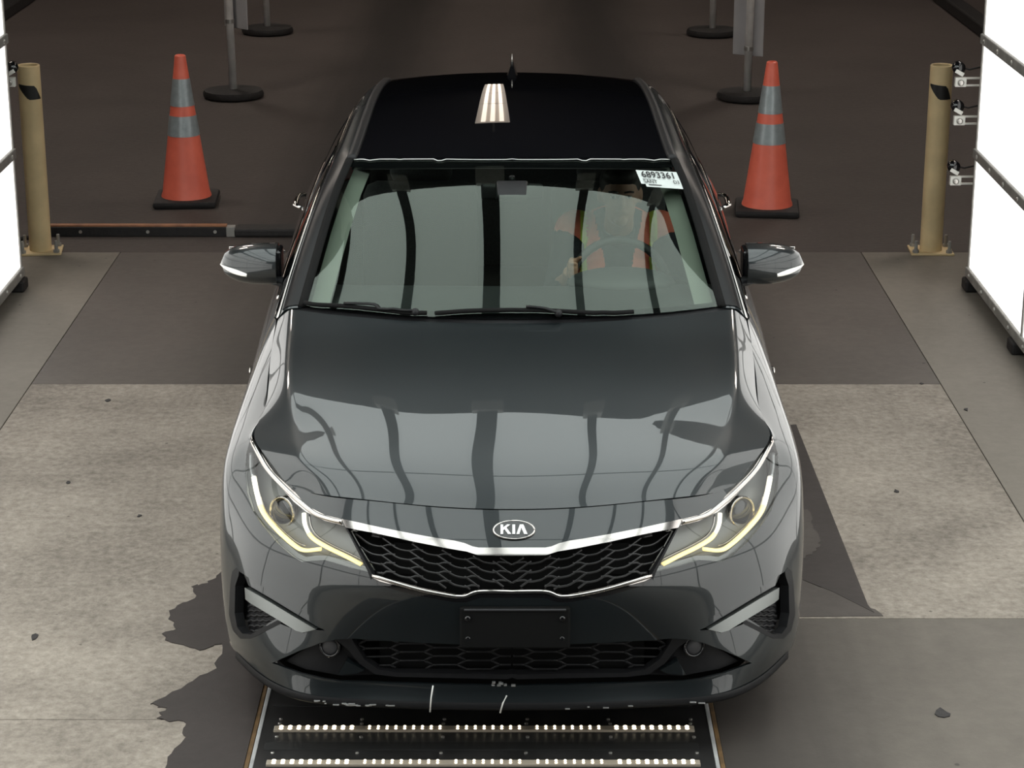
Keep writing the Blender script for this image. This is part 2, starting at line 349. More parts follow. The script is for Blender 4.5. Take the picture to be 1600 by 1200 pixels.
# overhead canopy on four posts, with dark straps, cross bars and a bowed far edge
CAN_Z = 2.98; CAN_Y0 = 2.9; CAN_ROWS = [2.9, 4.4, 5.9, 7.4]
CAN_SEAM = [-2.45, -1.95, -1.30, -.74, -.13, .46, 1.03, 1.60, 2.25]; CAN_W = [.05, .05, .05, .075, .11, .06, .05, .05, .05]
def can_end(x): return 8.93 - .17 * (x - LANE) ** 2
def canopy():
    root = empty('light_canopy', (LANE, 5.2, 0))
    tag(root, 'overhead luminous light canopy standing over the car on posts', 'light canopy')
    xs = CAN_SEAM; z0 = CAN_Z + .01; z1 = CAN_Z + .03
    for i in range(len(xs) - 1):
        for a, b in zip(CAN_ROWS[:-1], CAN_ROWS[1:]):
            MB().box(((xs[i] + xs[i + 1]) / 2, (a + b) / 2, (z0 + z1) / 2), (xs[i + 1] - xs[i], b - a, z1 - z0)).build('light_panel', 'canopy', root)
        q = [(xs[i], CAN_ROWS[-1]), (xs[i + 1], CAN_ROWS[-1])] + [(x, can_end(x)) for x in np.linspace(xs[i + 1], xs[i], 5)]; n = len(q)
        MB().add([(x, y, z0) for x, y in q] + [(x, y, z1) for x, y in q], [tuple(range(n))[::-1], tuple(range(n, 2 * n))] + [(k, (k + 1) % n, n + (k + 1) % n, n + k) for k in range(n)]).build('light_panel', 'canopy', root)
    for i, x in enumerate(xs):
        MB().box((x, (CAN_Y0 + can_end(x)) / 2, CAN_Z), (CAN_W[i], can_end(x) - CAN_Y0, .018)).build('strap', 'strap', root)
        MB().bbox((x, can_end(x) + .06, CAN_Z - .005), (CAN_W[i] + .06, .14, .05), .008).build('strap_clamp', 'alu', root)
    for y in CAN_ROWS[1:]: MB().box((LANE, y, CAN_Z - .012), (xs[-1] - xs[0], .025, .012)).build('cross_bar', 'strap', root)
    MB().tube([(x, can_end(x) + .03, CAN_Z + .05) for x in np.linspace(-2.75, 2.57, 21)], .03).build('end_beam', 'strap', root, True)
    MB().box((LANE, CAN_Y0, CAN_Z + .05), (5.32, .06, .06)).build('front_beam', 'strap', root)
    for sd in (-1, 1):      # luminous side skirts between the canopy and the light walls
        for a, b in zip([2.9, 4.2, 5.5, 6.8], [4.2, 5.5, 6.8, 8.1]):
            MB().box((WX[sd] + sd * .03, (a + b) / 2, 2.475), (.03, b - a - .03, .94)).build('side_skirt_panel', 'panel', root)
            MB().box((WX[sd] + sd * .025, b, 2.475), (.05, .035, .98)).build('skirt_upright', 'strap', root)
        MB().box((WX[sd] + sd * .03, 5.5, 1.985), (.05, 5.2, .03)).build('skirt_rail', 'alu', root)
    for x in (-2.75, 2.57):
        MB().box((x, (CAN_Y0 + can_end(x)) / 2, CAN_Z + .05), (.06, can_end(x) - CAN_Y0, .06)).build('side_beam', 'strap', root)
        for y in (CAN_Y0, can_end(x)): MB().bbox((x, y, (CAN_Z + .08) / 2), (.08, .08, CAN_Z + .08), .008).build('post', 'alu', root)
canopy()

# ceiling lamp seen mirrored in the roof
def ceiling_lamp(x, y, z, yaw, label):
    root = tag(empty('ceiling_lamp', (x, y, z)), label, 'lamp', 'strip lamps in a row under the hall ceiling'); R = Matrix.Rotation(yaw, 3, 'Z'); c = Vector((x, y, z)); wx, ly = .46, 4.9
    MB().bbox(c + Vector((0, 0, .05)), (wx, ly, .06), .01, R).build('reflector', 'lampbody', root)
    for k in (-1, 0, 1): MB().box(c + R @ Vector((k * wx * .27, 0, 0)), (wx * .13, ly * .96, .04), R).build('lamp_tube', 'lamp', root)
    MB().tube([(x, y, z + .08), (x, y, 6.5)], .02).build('hanger', 'alu', root)
for k, w_ in enumerate(('nearest', 'second nearest', 'third nearest', 'farthest')):
    ceiling_lamp(-.285 - .05 * k, 21.9 + 5.0 * k, 5.0, .010, '%s three-tube strip lamp hanging under the hall ceiling' % w_)
def fill_lamp(x, y, label):  # added glowing panels out of view that brighten the far floor and cones
    root = tag(empty('fill_lamp', (x, y, 6.0)), label, 'lamp', 'added bay lamps high above the hall floor')
    MB().bbox((x, y, 6.06), (1.3, 1.3, .10), .02).build('lamp_housing', 'alu', root); MB().box((x, y, 6.0), (1.2, 1.2, .02)).build('diffuser', 'fill', root)
    MB().tube([(x, y, 6.1), (x, y, 6.5)], .02).build('hanger', 'alu', root)
for x, y, q in ((-4, 13.5, 'near left'), (4, 13.5, 'near right'), (-4, 19.5, 'far left'), (4, 19.5, 'far right')): fill_lamp(x, y, 'unseen added bay lamp over the %s of the dark hall' % q)

# ------------------------------------------------------------------ smooth surfaces for the car
def bw(t):
    return np.stack([(1 - t) ** 3, 3 * t ** 3 - 6 * t ** 2 + 4, -3 * t ** 3 + 3 * t ** 2 + 3 * t + 1, t ** 3], -1) / 6
class Surf:
    """cubic B-spline sheet through a table of points [u][v]; symu mirrors across the car's middle at u=0 (and at the end)"""
    def __init__(s, T, sym0=False, sym1=False, it=3):
        s.T = np.array(T, float); s.nu, s.nv = s.T.shape[:2]; s.sym0, s.sym1 = sym0, sym1
        C = s.T.copy()
        gi, gj = np.meshgrid(np.arange(s.nu), np.arange(s.nv), indexing='ij')
        for k in range(it + 1):
            s.pad(C)
            if k < it: C = C + (s.T - s.ev(gi.astype(float), gj.astype(float)))
            if sym0: C[0, :, 0] = 0
            if sym1: C[-1, :, 0] = 0
        s.pad(C)
        du = np.linalg.norm(np.diff(s.T, axis=0), axis=2).mean(1); dv = np.linalg.norm(np.diff(s.T, axis=1), axis=2).mean(0)
        s.U = np.r_[0, np.cumsum(du)]; s.V = np.r_[0, np.cumsum(dv)]
    def pad(s, C):
        fl = np.array([-1, 1, 1])
        a = C[1] * fl if s.sym0 else 2 * C[0] - C[1]; b = C[-2] * fl if s.sym1 else 2 * C[-1] - C[-2]
        P = np.concatenate([a[None], C, b[None]], 0)
        s.P = np.concatenate([(2 * P[:, :1] - P[:, 1:2]), P, (2 * P[:, -1:] - P[:, -2:-1])], 1)
    def ev(s, u, v):
        u = np.asarray(u, float); v = np.asarray(v, float)
        i = np.clip(np.floor(u).astype(int), 0, s.nu - 2); j = np.clip(np.floor(v).astype(int), 0, s.nv - 2)
        wu = bw(u - i); wv = bw(v - j); r = 0
        for a in range(4):
            for b in range(4):
                r = r + (wu[..., a] * wv[..., b])[..., None] * s.P[i + a, j + b]
        return r
    def idx(s, U, V): return np.interp(U, s.U, np.arange(s.nu)), np.interp(V, s.V, np.arange(s.nv))
    def at(s, U, V): return s.ev(*s.idx(U, V))
    def nrm(s, U, V, flip=1):
        u, v = s.idx(U, V); e = .03
        u0, u1 = np.clip(u - e, 0, s.nu - 1), np.clip(u + e, 0, s.nu - 1); v0, v1 = np.clip(v - e, 0, s.nv - 1), np.clip(v + e, 0, s.nv - 1)
        a = s.ev(u1, v) - s.ev(u0, v); b = s.ev(u, v1) - s.ev(u, v0)
        n = np.cross(a, b) * flip; return n / np.maximum(np.linalg.norm(n, axis=-1, keepdims=True), 1e-9)
    def tree(s, ku=10, kv=6, ymax=99):
        u = np.linspace(0, s.nu - 1, (s.nu - 1) * ku + 1); v = np.linspace(0, s.nv - 1, (s.nv - 1) * kv + 1)
        gu, gv = np.meshgrid(u, v, indexing='ij'); p = s.ev(gu, gv)
        s.gU = np.interp(gu, np.arange(s.nu), s.U).ravel(); s.gV = np.interp(gv, np.arange(s.nv), s.V).ravel()
        n = len(v); s.gp = p.reshape(-1, 3)
        s.tri = [t for i in range(len(u) - 1) for j in range(n - 1) for t in (((i * n + j), (i + 1) * n + j, (i + 1) * n + j + 1), (i * n + j, (i + 1) * n + j + 1, i * n + j + 1))]
        s.bvh = BVHTree.FromPolygons([tuple(q) for q in s.gp], s.tri)
        s.ftri = [t for t in s.tri if s.gp[t[0]][1] < ymax]; s.fbvh = BVHTree.FromPolygons([tuple(q) for q in s.gp], s.ftri); return s
    def uv_near(s, p):
        loc, nn, k, d = s.bvh.find_nearest(Vector(p)); return s._bary(loc, k)
    def _bary(s, p, k, T=None):
        T = T or s.tri
        a, b, c = [s.gp[i] for i in T[k]]; p = np.array(p)
        v0, v1, v2 = b - a, c - a, p - a
        d00, d01, d11, d20, d21 = v0 @ v0, v0 @ v1, v1 @ v1, v2 @ v0, v2 @ v1
        den = d00 * d11 - d01 * d01
        if abs(den) < 1e-18: w1 = w2 = 0
        else: w1 = (d11 * d20 - d01 * d21) / den; w2 = (d00 * d21 - d01 * d20) / den
        q = T[k]; wt = (1 - w1 - w2, w1, w2)
        return np.array([sum(wt[i] * s.gU[q[i]] for i in range(3)), sum(wt[i] * s.gV[q[i]] for i in range(3))])
    def uv_px(s, px, py):
        """where the sight line through a left-side photo point meets the (right-hand) half sheet"""
        d = Vector(ray(1600 - px + 2 * XC_PX, py)).normalized(); o = Vector((0, 0, H))
        loc, nn, k, dist = s.fbvh.ray_cast(o, d)
        if loc is not None: return s._bary(loc, k, s.ftri)
        best = None
        for t in np.linspace(5.5, 11, 220):
            q = o + d * t; l2, n2, k2, d2 = s.fbvh.find_nearest(q)
            if best is None or d2 < best[0]: best = (d2, l2, k2)
        return s._bary(best[1], best[2], s.ftri)
XC_PX = 0.0
def Y(t): return [(x, D + y, z) for (x, y, z) in t]

# belt of the car: front fascia, fenders, doors, tail.  one row of points per column, from the bottom edge up
def colx(x, rels, zs): return [(x, r, z) for r, z in zip(rels, zs)]
zf = [.165, .215, .30, .40, .50, .585, .66]
BELT = [
 colx(0, [.032, .048, .04, .018, .006, .020, .055], zf) + [(0, .13, .747)],
 colx(.22, [.036, .053, .046, .025, .013, .027, .063], zf) + [(.22, .141, .751)],
 colx(.42, [.052, .072, .068, .052, .045, .060, .102], zf) + [(.42, .185, .755)],
 colx(.58, [.062, .078, .086, .099, .112, .132, .178], [.172, .226, .305, .40, .50, .585, .66]) + [(.58, .265, .743)],
 [(.69, .100, .182), (.70, .118, .242), (.703, .139, .318), (.705, .166, .408), (.705, .194, .505), (.70, .215, .588), (.695, .275, .665), (.708, .39, .746)],
 [(.785, .198, .190), (.80, .212, .252), (.806, .236, .330), (.810, .266, .417), (.810, .298, .512), (.803, .33, .60), (.79, .40, .685), (.776, .515, .779)],
 [(.862, .325, .200), (.875, .338, .262), (.881, .362, .342), (.885, .394, .430), (.885, .427, .525), (.880, .465, .62), (.865, .54, .715), (.828, .65, .802)],
 [(.905, .515, .185), (.918, .52, .25), (.925, .54, .34), (.929, .56, .44), (.930, .585, .54), (.926, .625, .645), (.902, .68, .745), (.801, .76, .835)],
 [(.918, .97, .19), (.930, .97, .28), (.934, .97, .37), (.935, .97, .47), (.934, .97, .575), (.926, .97, .685), (.900, .985, .79), (.813, 1.02, .880)],
 [(.905, 1.33, .19), (.915, 1.33, .28), (.920, 1.33, .38), (.923, 1.33, .48), (.923, 1.33, .585), (.916, 1.33, .70), (.895, 1.35, .835), (.822, 1.40, .955)],
 [(.900, 1.85, .19), (.910, 1.85, .28), (.916, 1.85, .38), (.921, 1.85, .49), (.925, 1.85, .60), (.922, 1.85, .73), (.905, 1.85, .86), (.842, 1.85, .976)],
 [(.900, 2.4, .19), (.910, 2.4, .28), (.916, 2.4, .38), (.922, 2.4, .49), (.927, 2.4, .60), (.925, 2.4, .73), (.908, 2.4, .87), (.846, 2.4, .986)],
 [(.900, 3.0, .19), (.910, 3.0, .28), (.916, 3.0, .38), (.922, 3.0, .49), (.928, 3.0, .60), (.928, 3.0, .74), (.912, 3.0, .88), (.845, 3.0, 1.0)],
 [(.905, 3.6, .20), (.915, 3.6, .28), (.920, 3.6, .38), (.925, 3.6, .49), (.930, 3.6, .61), (.932, 3.6, .75), (.915, 3.6, .90), (.840, 3.6, 1.018)],
 [(.900, 4.1, .21), (.912, 4.1, .29), (.918, 4.1, .39), (.925, 4.1, .50), (.930, 4.1, .62), (.928, 4.1, .76), (.900, 4.1, .91), (.802, 4.1, 1.030)],
 [(.860, 4.5, .23), (.875, 4.5, .31), (.885, 4.5, .41), (.892, 4.5, .52), (.898, 4.5, .63), (.895, 4.5, .77), (.865, 4.5, .91), (.745, 4.47, 1.032)],
 [(.72, 4.70, .24), (.74, 4.72, .32), (.755, 4.74, .42), (.765, 4.76, .53), (.77, 4.76, .64), (.765, 4.74, .78), (.74, 4.71, .92), (.645, 4.64, 1.035)],
 [(.40, 4.80, .25), (.41, 4.82, .33), (.42, 4.84, .43), (.42, 4.855, .54), (.42, 4.85, .65), (.42, 4.83, .79), (.41, 4.80, .93), (.37, 4.76, 1.045)],
 [(0, 4.82, .25), (0, 4.84, .33), (0, 4.86, .43), (0, 4.875, .54), (0, 4.87, .65), (0, 4.85, .79), (0, 4.82, .93), (0, 4.79, 1.05)],
]
A = Surf([Y(c) for c in BELT], True, True, it=4).tree(ymax=D + .74)

def cdt(pts, edges, faces=(), mode=0):
    r = delaunay_2d_cdt([Vector((float(p[0]), float(p[1]))) for p in pts], edges, list(faces), mode, 1e-6)
    return np.array([(v.x, v.y) for v in r[0]]), [tuple(e) for e in r[1]], [tuple(f) for f in r[2]], r[4] if len(r) > 4 else None
def inpoly(P, poly):
    x, y = P[:, 0], P[:, 1]; c = np.zeros(len(P), bool); n = len(poly)
    for i in range(n):
        x0, y0 = poly[i]; x1, y1 = poly[(i + 1) % n]
        k = ((y0 > y) != (y1 > y)); xx = (x1 - x0) * (y - y0) / (y1 - y0 + 1e-15) + x0; c ^= k & (x < xx)
    return c
def resample(pts, step, closed=False):
    pts = [np.array(p, float) for p in pts]
    if closed: pts = pts + [pts[0]]
    out = [pts[0]]
    for a, b in zip(pts[:-1], pts[1:]):
        n = max(1, int(round(np.linalg.norm(b - a) / step))); out += [a + (b - a) * k / n for k in range(1, n + 1)]
    return out[:-1] if closed else out
def smooth_path(pts, n=6):
    """Catmull-Rom through traced photo points"""
    P = [np.array(p, float) for p in pts]; P = [2 * P[0] - P[1]] + P + [2 * P[-1] - P[-2]]; out = []
    for i in range(1, len(P) - 2):
        for k in range(n):
            t = k / n; a, b, c, d = P[i - 1:i + 3]
            out.append(.5 * (2 * b + (c - a) * t + (2 * a - 5 * b + 4 * c - d) * t * t + (3 * b - 3 * c + d - a) * t ** 3))
    out.append(P[-2]); return out
def px_uv(S, pts): return [S.uv_px(*p) for p in pts]

def sheet(S, uv, tris, off=0.0, flange=.012, both=False, skip_mid=True):
    """panel with thickness: triangles on sheet S pushed 'off' along the normal, edges folded inward by 'flange'"""
    p = S.at(uv[:, 0], uv[:, 1]); n = S.nrm(uv[:, 0], uv[:, 1], S.flip)
    use = sorted({i for t in tris for i in t}); mp = {k: i for i, k in enumerate(use)}
    v = p[use] + n[use] * off; nn = n[use]; f = []
    for t in tris:
        a, b, c = [p[i] for i in t]
        if np.cross(b - a, c - a) @ n[t[0]] < 0: t = (t[0], t[2], t[1])
        f.append(tuple(mp[i] for i in t))
    cnt = {}
    for t in f:
        for i in range(3):
            e = (t[i], t[(i + 1) % 3]); cnt[tuple(sorted(e))] = cnt.get(tuple(sorted(e)), 0) + 1
    V = [v]; Nn = [nn]; k = len(v)
    if flange:
        be = [(t[i], t[(i + 1) % 3]) for t in f for i in range(3) if cnt[tuple(sorted((t[i], t[(i + 1) % 3])))] == 1]
        be = [e for e in be if not (skip_mid and abs(v[e[0]][0]) < 2e-4 and abs(v[e[1]][0]) < 2e-4)]
        for (i, j) in be:
            q = np.array([v[i], v[j], v[j] - nn[j] * flange, v[i] - nn[i] * flange])
            fn = np.cross(q[3] - q[0], q[1] - q[0]); fn = fn / max(np.linalg.norm(fn), 1e-9)
            V.append(q); Nn.append(np.tile(fn, (4, 1))); f.append((k, k + 3, k + 2, k + 1)); k += 4
    return np.concatenate(V), f, np.concatenate(Nn)
def check_flip(S, want):
    n = S.nrm(np.array([S.U[-1] * .5]), np.array([S.V[-1] * .5]), 1)[0]; S.flip = 1 if n @ np.array(want) > 0 else -1
check_flip(A, (1, -.3, 0))
def mirror(v, f, n):
    s = np.array([-1, 1, 1]); return v * s, [tuple(t[::-1]) for t in f], n * s
def both(v, f, n):
    v2, f2, n2 = mirror(v, f, n); k = len(v)
    return np.concatenate([v, v2]), f + [tuple(i + k for i in t) for t in f2], np.concatenate([n, n2])
def patch(S, pxpoly, off=.002, flange=.006, step=.012, uvpoly=None):
    """a trim piece with its outline traced from the photo, lying on sheet S"""
    poly = uvpoly if uvpoly is not None else px_uv(S, resample(pxpoly, 8, True))
    poly = np.array(poly); n = len(poly)
    lo, hi = poly.min(0), poly.max(0)
    g = np.array([(a, b) for a in np.arange(lo[0], hi[0], step) for b in np.arange(lo[1], hi[1], step)]).reshape(-1, 2)
    g = g[inpoly(g, poly)] if len(g) else g
    uv, e, t, _ = cdt(list(poly) + list(g), [(i, (i + 1) % n) for i in range(n)])
    c = uv[np.array(t)].mean(1); k = inpoly(c, poly)
    return sheet(S, uv, [t[i] for i in range(len(t)) if k[i]], off, flange, skip_mid=True)
def pair(name, vfn, m, parent, label=None):
    """the same piece on both sides of the car"""
    a = mesh(name, *vfn[:2], m, parent, normals=vfn[2]); b_ = mirror(*vfn); b = mesh(name, *b_[:2], m, parent, normals=b_[2])
    return b, a          # image-left piece first
def p3(S, pts, off=0.0):
    uv = np.array(px_uv(S, pts)); return S.at(uv[:, 0], uv[:, 1]) + S.nrm(uv[:, 0], uv[:, 1], S.flip) * off
def flipx(P): return [(-p[0], p[1], p[2]) for p in P]

car = empty('car', (0, D + 2.4, 0))
tag(car, 'dark grey four-door sedan with lit headlights facing the camera', 'car')

# ---- outlines traced from the photo (left half of the picture)
HL = [(393, 680), (405, 702), (420, 726), (440, 750), (462, 769), (479, 790), (508, 805), (534, 811), (577, 894), (545, 886), (508, 875), (490, 876), (472, 878), (459, 871), (435, 850), (411, 822), (395, 798), (386, 768), (383, 740), (385, 708)]
GR = [(534, 811), (597, 825), (648, 835), (682, 841), (709, 845), (726, 849), (738, 854), (748, 856), (800, 856), (800, 930), (751, 930), (727, 937), (707, 936), (648, 926), (594, 911), (582, 905), (577, 894)]
INT = [(425, 1036), (445, 1027), (470, 1016), (500, 1005), (525, 999), (555, 998), (595, 1001), (670, 1005), (745, 1008), (800, 1008), (800, 1071), (720, 1070), (620, 1067), (532, 1064), (507, 1061), (470, 1052)]
VENT = [(369, 887), (374, 893), (403, 912), (445, 937), (493, 967), (508, 986), (491, 984), (474, 989), (436, 974), (392, 997), (376, 997), (365, 984), (359, 960), (360, 914), (363, 893)]
def clampV(q): return np.array([max(0, q[0]), min(max(q[1], 0), A.V[-1])])
polys = {k: [clampV(q) for q in px_uv(A, resample(v, 7, True))] for k, v in dict(HL=HL, GR=GR, INT=INT, VENT=VENT).items()}
for k in ('GR', 'INT'):
    for q in polys[k]:
        if q[0] < .006: q[0] = 0.0
for q in polys['HL']:
    if A.V[-1] - q[1] < .012: q[1] = A.V[-1]
def side(pts): return [clampV(A.uv_near((.95, D + r, z))) for r, z in pts]
def arc(cy, rr=.365, cz=.325): return [(cy + rr * math.cos(a), cz + rr * math.sin(a)) for a in np.linspace(-.42, PI + .42, 30)]
def arch_line(cy):
    q = side(arc(cy)); q[0][1] = q[-1][1] = 0.0
    q = [p for i, p in enumerate(q) if i in (0, len(q) - 1) or p[1] > .004]; return resample(q, .03)
lines = [arch_line(.965), arch_line(3.77)]
hl_in = A.uv_px(392, 765); sp = [hl_in] + side([(.60, .655), (.66, .64), (.76, .60)])
lines.append(resample(sp, .03))
VM = A.V[-1]; tu = A.U[16]
for pts in ([(1.50, .97), (1.47, .8), (1.46, .5), (1.47, .20)], [(2.60, 1.0), (2.59, .6), (2.58, .20)], [(3.66, 1.03), (3.60, .85), (3.50, .68), (3.52, .48)]):
    q = side(pts); q[0][1] = VM; lines.append(resample(q, .03))
lines.append(resample(side([(1.25, .27), (2.0, .27), (2.7, .27), (3.5, .27)]), .03))
q = side([(3.98, .58), (4.30, .68), (4.55, .72)]); q.append(np.array([tu + .02, q[-1][1]])); lines.append(resample(q, .03))
q = side([(4.42, 1.03), (4.45, .93), (4.50, .80), (4.52, .66)]); q[0][1] = VM; lines.append(resample(q, .03))
lines.append([np.array([tu, 0.]), np.array([tu, VM])])
uvp = []; ued = []
for k, q in polys.items():
    s0 = len(uvp); uvp += q; ued += [(s0 + i, s0 + (i + 1) % len(q)) for i in range(len(q))]
for q in lines:
    s0 = len(uvp); uvp += q; ued += [(s0 + i, s0 + i + 1) for i in range(len(q) - 1)]
bd = [np.array([u, 0.]) for u in np.r_[np.arange(0, A.U[7], .02), np.arange(A.U[7], A.U[-1], .05), A.U[-1]]]
bd += [np.array([A.U[-1], v]) for v in np.arange(.04, A.V[-1], .05)]
bd += [np.array([u, A.V[-1]]) for u in np.r_[0, np.arange(.02, A.U[7], .02), np.arange(A.U[7], A.U[-1], .05), A.U[-1]]][::-1]
bd += [np.array([0., v]) for v in np.arange(.02, A.V[-1], .02)][::-1]
s0 = len(uvp); uvp += bd; ued += [(s0 + i, s0 + (i + 1) % len(bd)) for i in range(len(bd))]
g = [(u, v) for u in np.arange(.012, A.U[7] + .05, .0165) for v in np.arange(.010, A.V[-1] - .005, .0165)] + [(u, v) for u in np.arange(A.U[7] + .075, A.U[-1] - .02, .045) for v in np.arange(.02, A.V[-1] - .01, .035)]
uvA, eA, tA, origE = cdt(uvp + g, ued)
# which mesh edges lie on a traced line: components are flooded between them
con = set()
for e, oe in zip(eA, origE):
    if len(oe): con.add(tuple(sorted(e)))
emap = {}
for i, t in enumerate(tA):
    for k in range(3): emap.setdefault(tuple(sorted((t[k], t[(k + 1) % 3]))), []).append(i)
cenA = uvA[np.array(tA)].mean(1)
def flood(seed, taken):
    st = [int(np.argmin(((cenA - np.array(seed)) ** 2).sum(1)))]; out = set(st)
    while st:
        t = st.pop()
        for k in range(3):
            e = tuple(sorted((tA[t][k], tA[t][(k + 1) % 3])))
            if e in con: continue
            for q in emap[e]:
                if q not in out and q not in taken: out.add(q); st.append(q)
    return out
reg = {}; taken = set()
s3 = lambda r, z: A.uv_near((.95, D + r, z))
for nme, sd in dict(headlight=A.uv_px(440, 800), grille=A.uv_px(700, 895), intake=A.uv_px(700, 1040), vent=A.uv_px(400, 930), bumper=A.uv_px(640, 965), nose=A.uv_px(700, 825), fender=A.uv_px(368, 710), arch1=s3(.965, .3), arch2=s3(3.77, .3),
                    front_door=s3(2.0, .6), rear_door=s3(3.0, .6), sill=s3(2.2, .22), tail_lamp=s3(4.60, .85), quarter=s3(4.0, .85), rear_bumper=s3(4.4, .5), rear=(A.U[-1] - .1, .3)).items():
    if len(taken & {int(np.argmin(((cenA - np.array(sd)) ** 2).sum(1)))}): continue
    reg[nme] = flood(sd, taken); taken |= reg[nme]
print('REGIONS', {k: len(v) for k, v in reg.items()}, 'left', len(tA) - len(taken))
def region(n, **k): return sheet(A, uvA, [tA[i] for i in reg[n]], **k)
reg['bumper'] |= reg.pop('nose')
bm_ = both(*region('bumper')); mesh('front_bumper', *bm_[:2], 'paint', car, normals=bm_[2])
pair('front_fender', region('fender'), 'paint', car)
for nme, part, m in (('front_door', 'front_door', 'paint'), ('rear_door', 'rear_door', 'paint'), ('quarter', 'rear_quarter_panel', 'paint'), ('sill', 'sill', 'paint'), ('rear_bumper', 'rear_bumper_side', 'paint'), ('tail_lamp', 'tail_lamp', 'red')):
    if nme in reg: pair(part, region(nme), m, car, None)
if 'rear' in reg: bm_ = both(*region('rear')); mesh('tail_panel', *bm_[:2], 'paint', car, normals=bm_[2])
# black inner core behind all openings of the nose
gu = np.linspace(0, A.U[9], 60); gv = np.linspace(.0, A.V[-1] - .02, 24); GU, GV = np.meshgrid(gu, gv, indexing='ij')
uvc = np.stack([GU.ravel(), GV.ravel()], 1); n_ = 24
tc_ = [t for i in range(59) for j in range(23) for t in ((i * n_ + j, (i + 1) * n_ + j, (i + 1) * n_ + j + 1), (i * n_ + j, (i + 1) * n_ + j + 1, i * n_ + j + 1)) if not (gu[i] > A.U[7] - .06)]
bm_ = both(*sheet(A, uvc, tc_, off=-.085, flange=0)); mesh('radiator_core', *bm_[:2], 'core', car, normals=bm_[2])

# ---- hood
HOOD = [
 [(0, .13, .747), (.22, .141, .751), (.42, .185, .755), (.54, .236, .749), (.60, .28, .741), (.66, .33, .731)],
 [(0, .21, .796), (.22, .22, .797), (.44, .265, .794), (.57, .31, .782), (.63, .345, .771), (.706, .388, .747)],
 [(0, .35, .845), (.24, .355, .845), (.47, .385, .836), (.62, .42, .820), (.68, .445, .808), (.774, .513, .781)],
 [(0, .55, .888), (.25, .555, .886), (.49, .575, .876), (.655, .60, .860), (.708, .61, .848), (.825, .645, .805)],
 [(0, .80, .930), (.26, .80, .928), (.51, .80, .920), (.682, .80, .908), (.736, .80, .898), (.801, .79, .846)],
 [(0, 1.02, .964), (.265, 1.02, .962), (.52, 1.025, .956), (.702, 1.03, .949), (.756, 1.035, .942), (.812, 1.04, .888)],
 [(0, 1.15, .984), (.268, 1.153, .983), (.53, 1.17, .980), (.712, 1.19, .977), (.765, 1.20, .970), (.820, 1.22, .922)],
 [(0, 1.24, .998), (.27, 1.25, 1.0), (.54, 1.29, 1.007), (.72, 1.345, 1.012), (.772, 1.364, 1.008), (.815, 1.39, .966)],
]
for r_, d_ in ((2, -.003), (3, -.001), (4, .004), (5, .002)): HOOD[r_] = [(a, b, c + (d_ if k < 5 else 0)) for k, (a, b, c) in enumerate(HOOD[r_])]
Bh = Surf([[HOODr for HOODr in Y([HOOD[r][c] for r in range(8)])] for c in range(6)], True, False, it=4).tree(); Bh.flip = 1
def grid_uv(S, nu, nv, m=.0):
    gu = np.linspace(S.U[0], S.U[-1] - m, nu); gv = np.linspace(S.V[0] + m, S.V[-1], nv); a, b = np.meshgrid(gu, gv, indexing='ij')
    t = [q for i in range(nu - 1) for j in range(nv - 1) for q in ((i * nv + j, (i + 1) * nv + j, (i + 1) * nv + j + 1), (i * nv + j, (i + 1) * nv + j + 1, i * nv + j + 1))]
    return np.stack([a.ravel(), b.ravel()], 1), t
check_flip(Bh, (0, 0, 1))
uvh, th_ = grid_uv(Bh, 56, 64, .004)
bm_ = both(*sheet(Bh, uvh, th_, flange=.015)); mesh('hood', *bm_[:2], 'paint', car, normals=bm_[2])

# ---- cabin
WC = [(1.263, 1.01), (1.45, 1.112), (1.65, 1.212), (1.86, 1.305), (2.066, 1.388)]
WE = [(.728, 1.415, 1.01), (.705, 1.60, 1.10), (.677, 1.80, 1.20), (.645, 1.97, 1.295), (.608, 2.125, 1.374)]
def fan(C, E, fr, p=2.3, q=2.0):
    return [Y([(e[0] * f, c[0] + (e[1] - c[0]) * f ** p, c[1] + (e[2] - c[1]) * f ** q) for c, e in zip(C, E)]) for f in fr]
FR = (0, .3, .58, .82, 1.0)
Wd = Surf(fan(WC, WE, FR), True, it=4).tree(); check_flip(Wd, (0, -.5, 1))
RC = [(2.08, 1.395), (2.3, 1.42), (2.6, 1.442), (2.9, 1.452), (3.2, 1.452), (3.5, 1.441), (3.8, 1.414)]
RE = [(.605, 2.14, 1.379), (.598, 2.33, 1.394), (.592, 2.6, 1.409), (.588, 2.9, 1.418), (.584, 3.2, 1.417), (.576, 3.5, 1.406), (.566, 3.78, 1.38)]
Rf = Surf(fan(RC, RE, FR), True, it=4).tree(); check_flip(Rf, (0, 0, 1))
GC = [(3.815, 1.411), (4.1, 1.33), (4.35, 1.22), (4.58, 1.10)]; GE = [(.566, 3.80, 1.377), (.575, 4.08, 1.29), (.60, 4.30, 1.19), (.62, 4.50, 1.085)]
Rg = Surf(fan(GC, GE, FR), True, it=3).tree(); check_flip(Rg, (0, .5, 1))
TC = [(4.585, 1.098), (4.70, 1.085), (4.79, 1.05)]; TE = [(.625, 4.505, 1.08), (.64, 4.58, 1.06), (.645, 4.64, 1.035)]
Tk = Surf(fan(TC, TE, FR), True, it=3).tree(); check_flip(Tk, (0, .2, 1))
for nme, S, m, fl in (('windshield', Wd, 'windshield', 0), ('roof_glass', Rf, 'roofglass', .02), ('rear_window', Rg, 'sideglass', 0), ('trunk_lid', Tk, 'paint', .02)):
    uv, t = grid_uv(S, 30, 30); bm_ = both(*sheet(S, uv, t, flange=fl)); mesh(nme, *bm_[:2], m, car, normals=bm_[2])
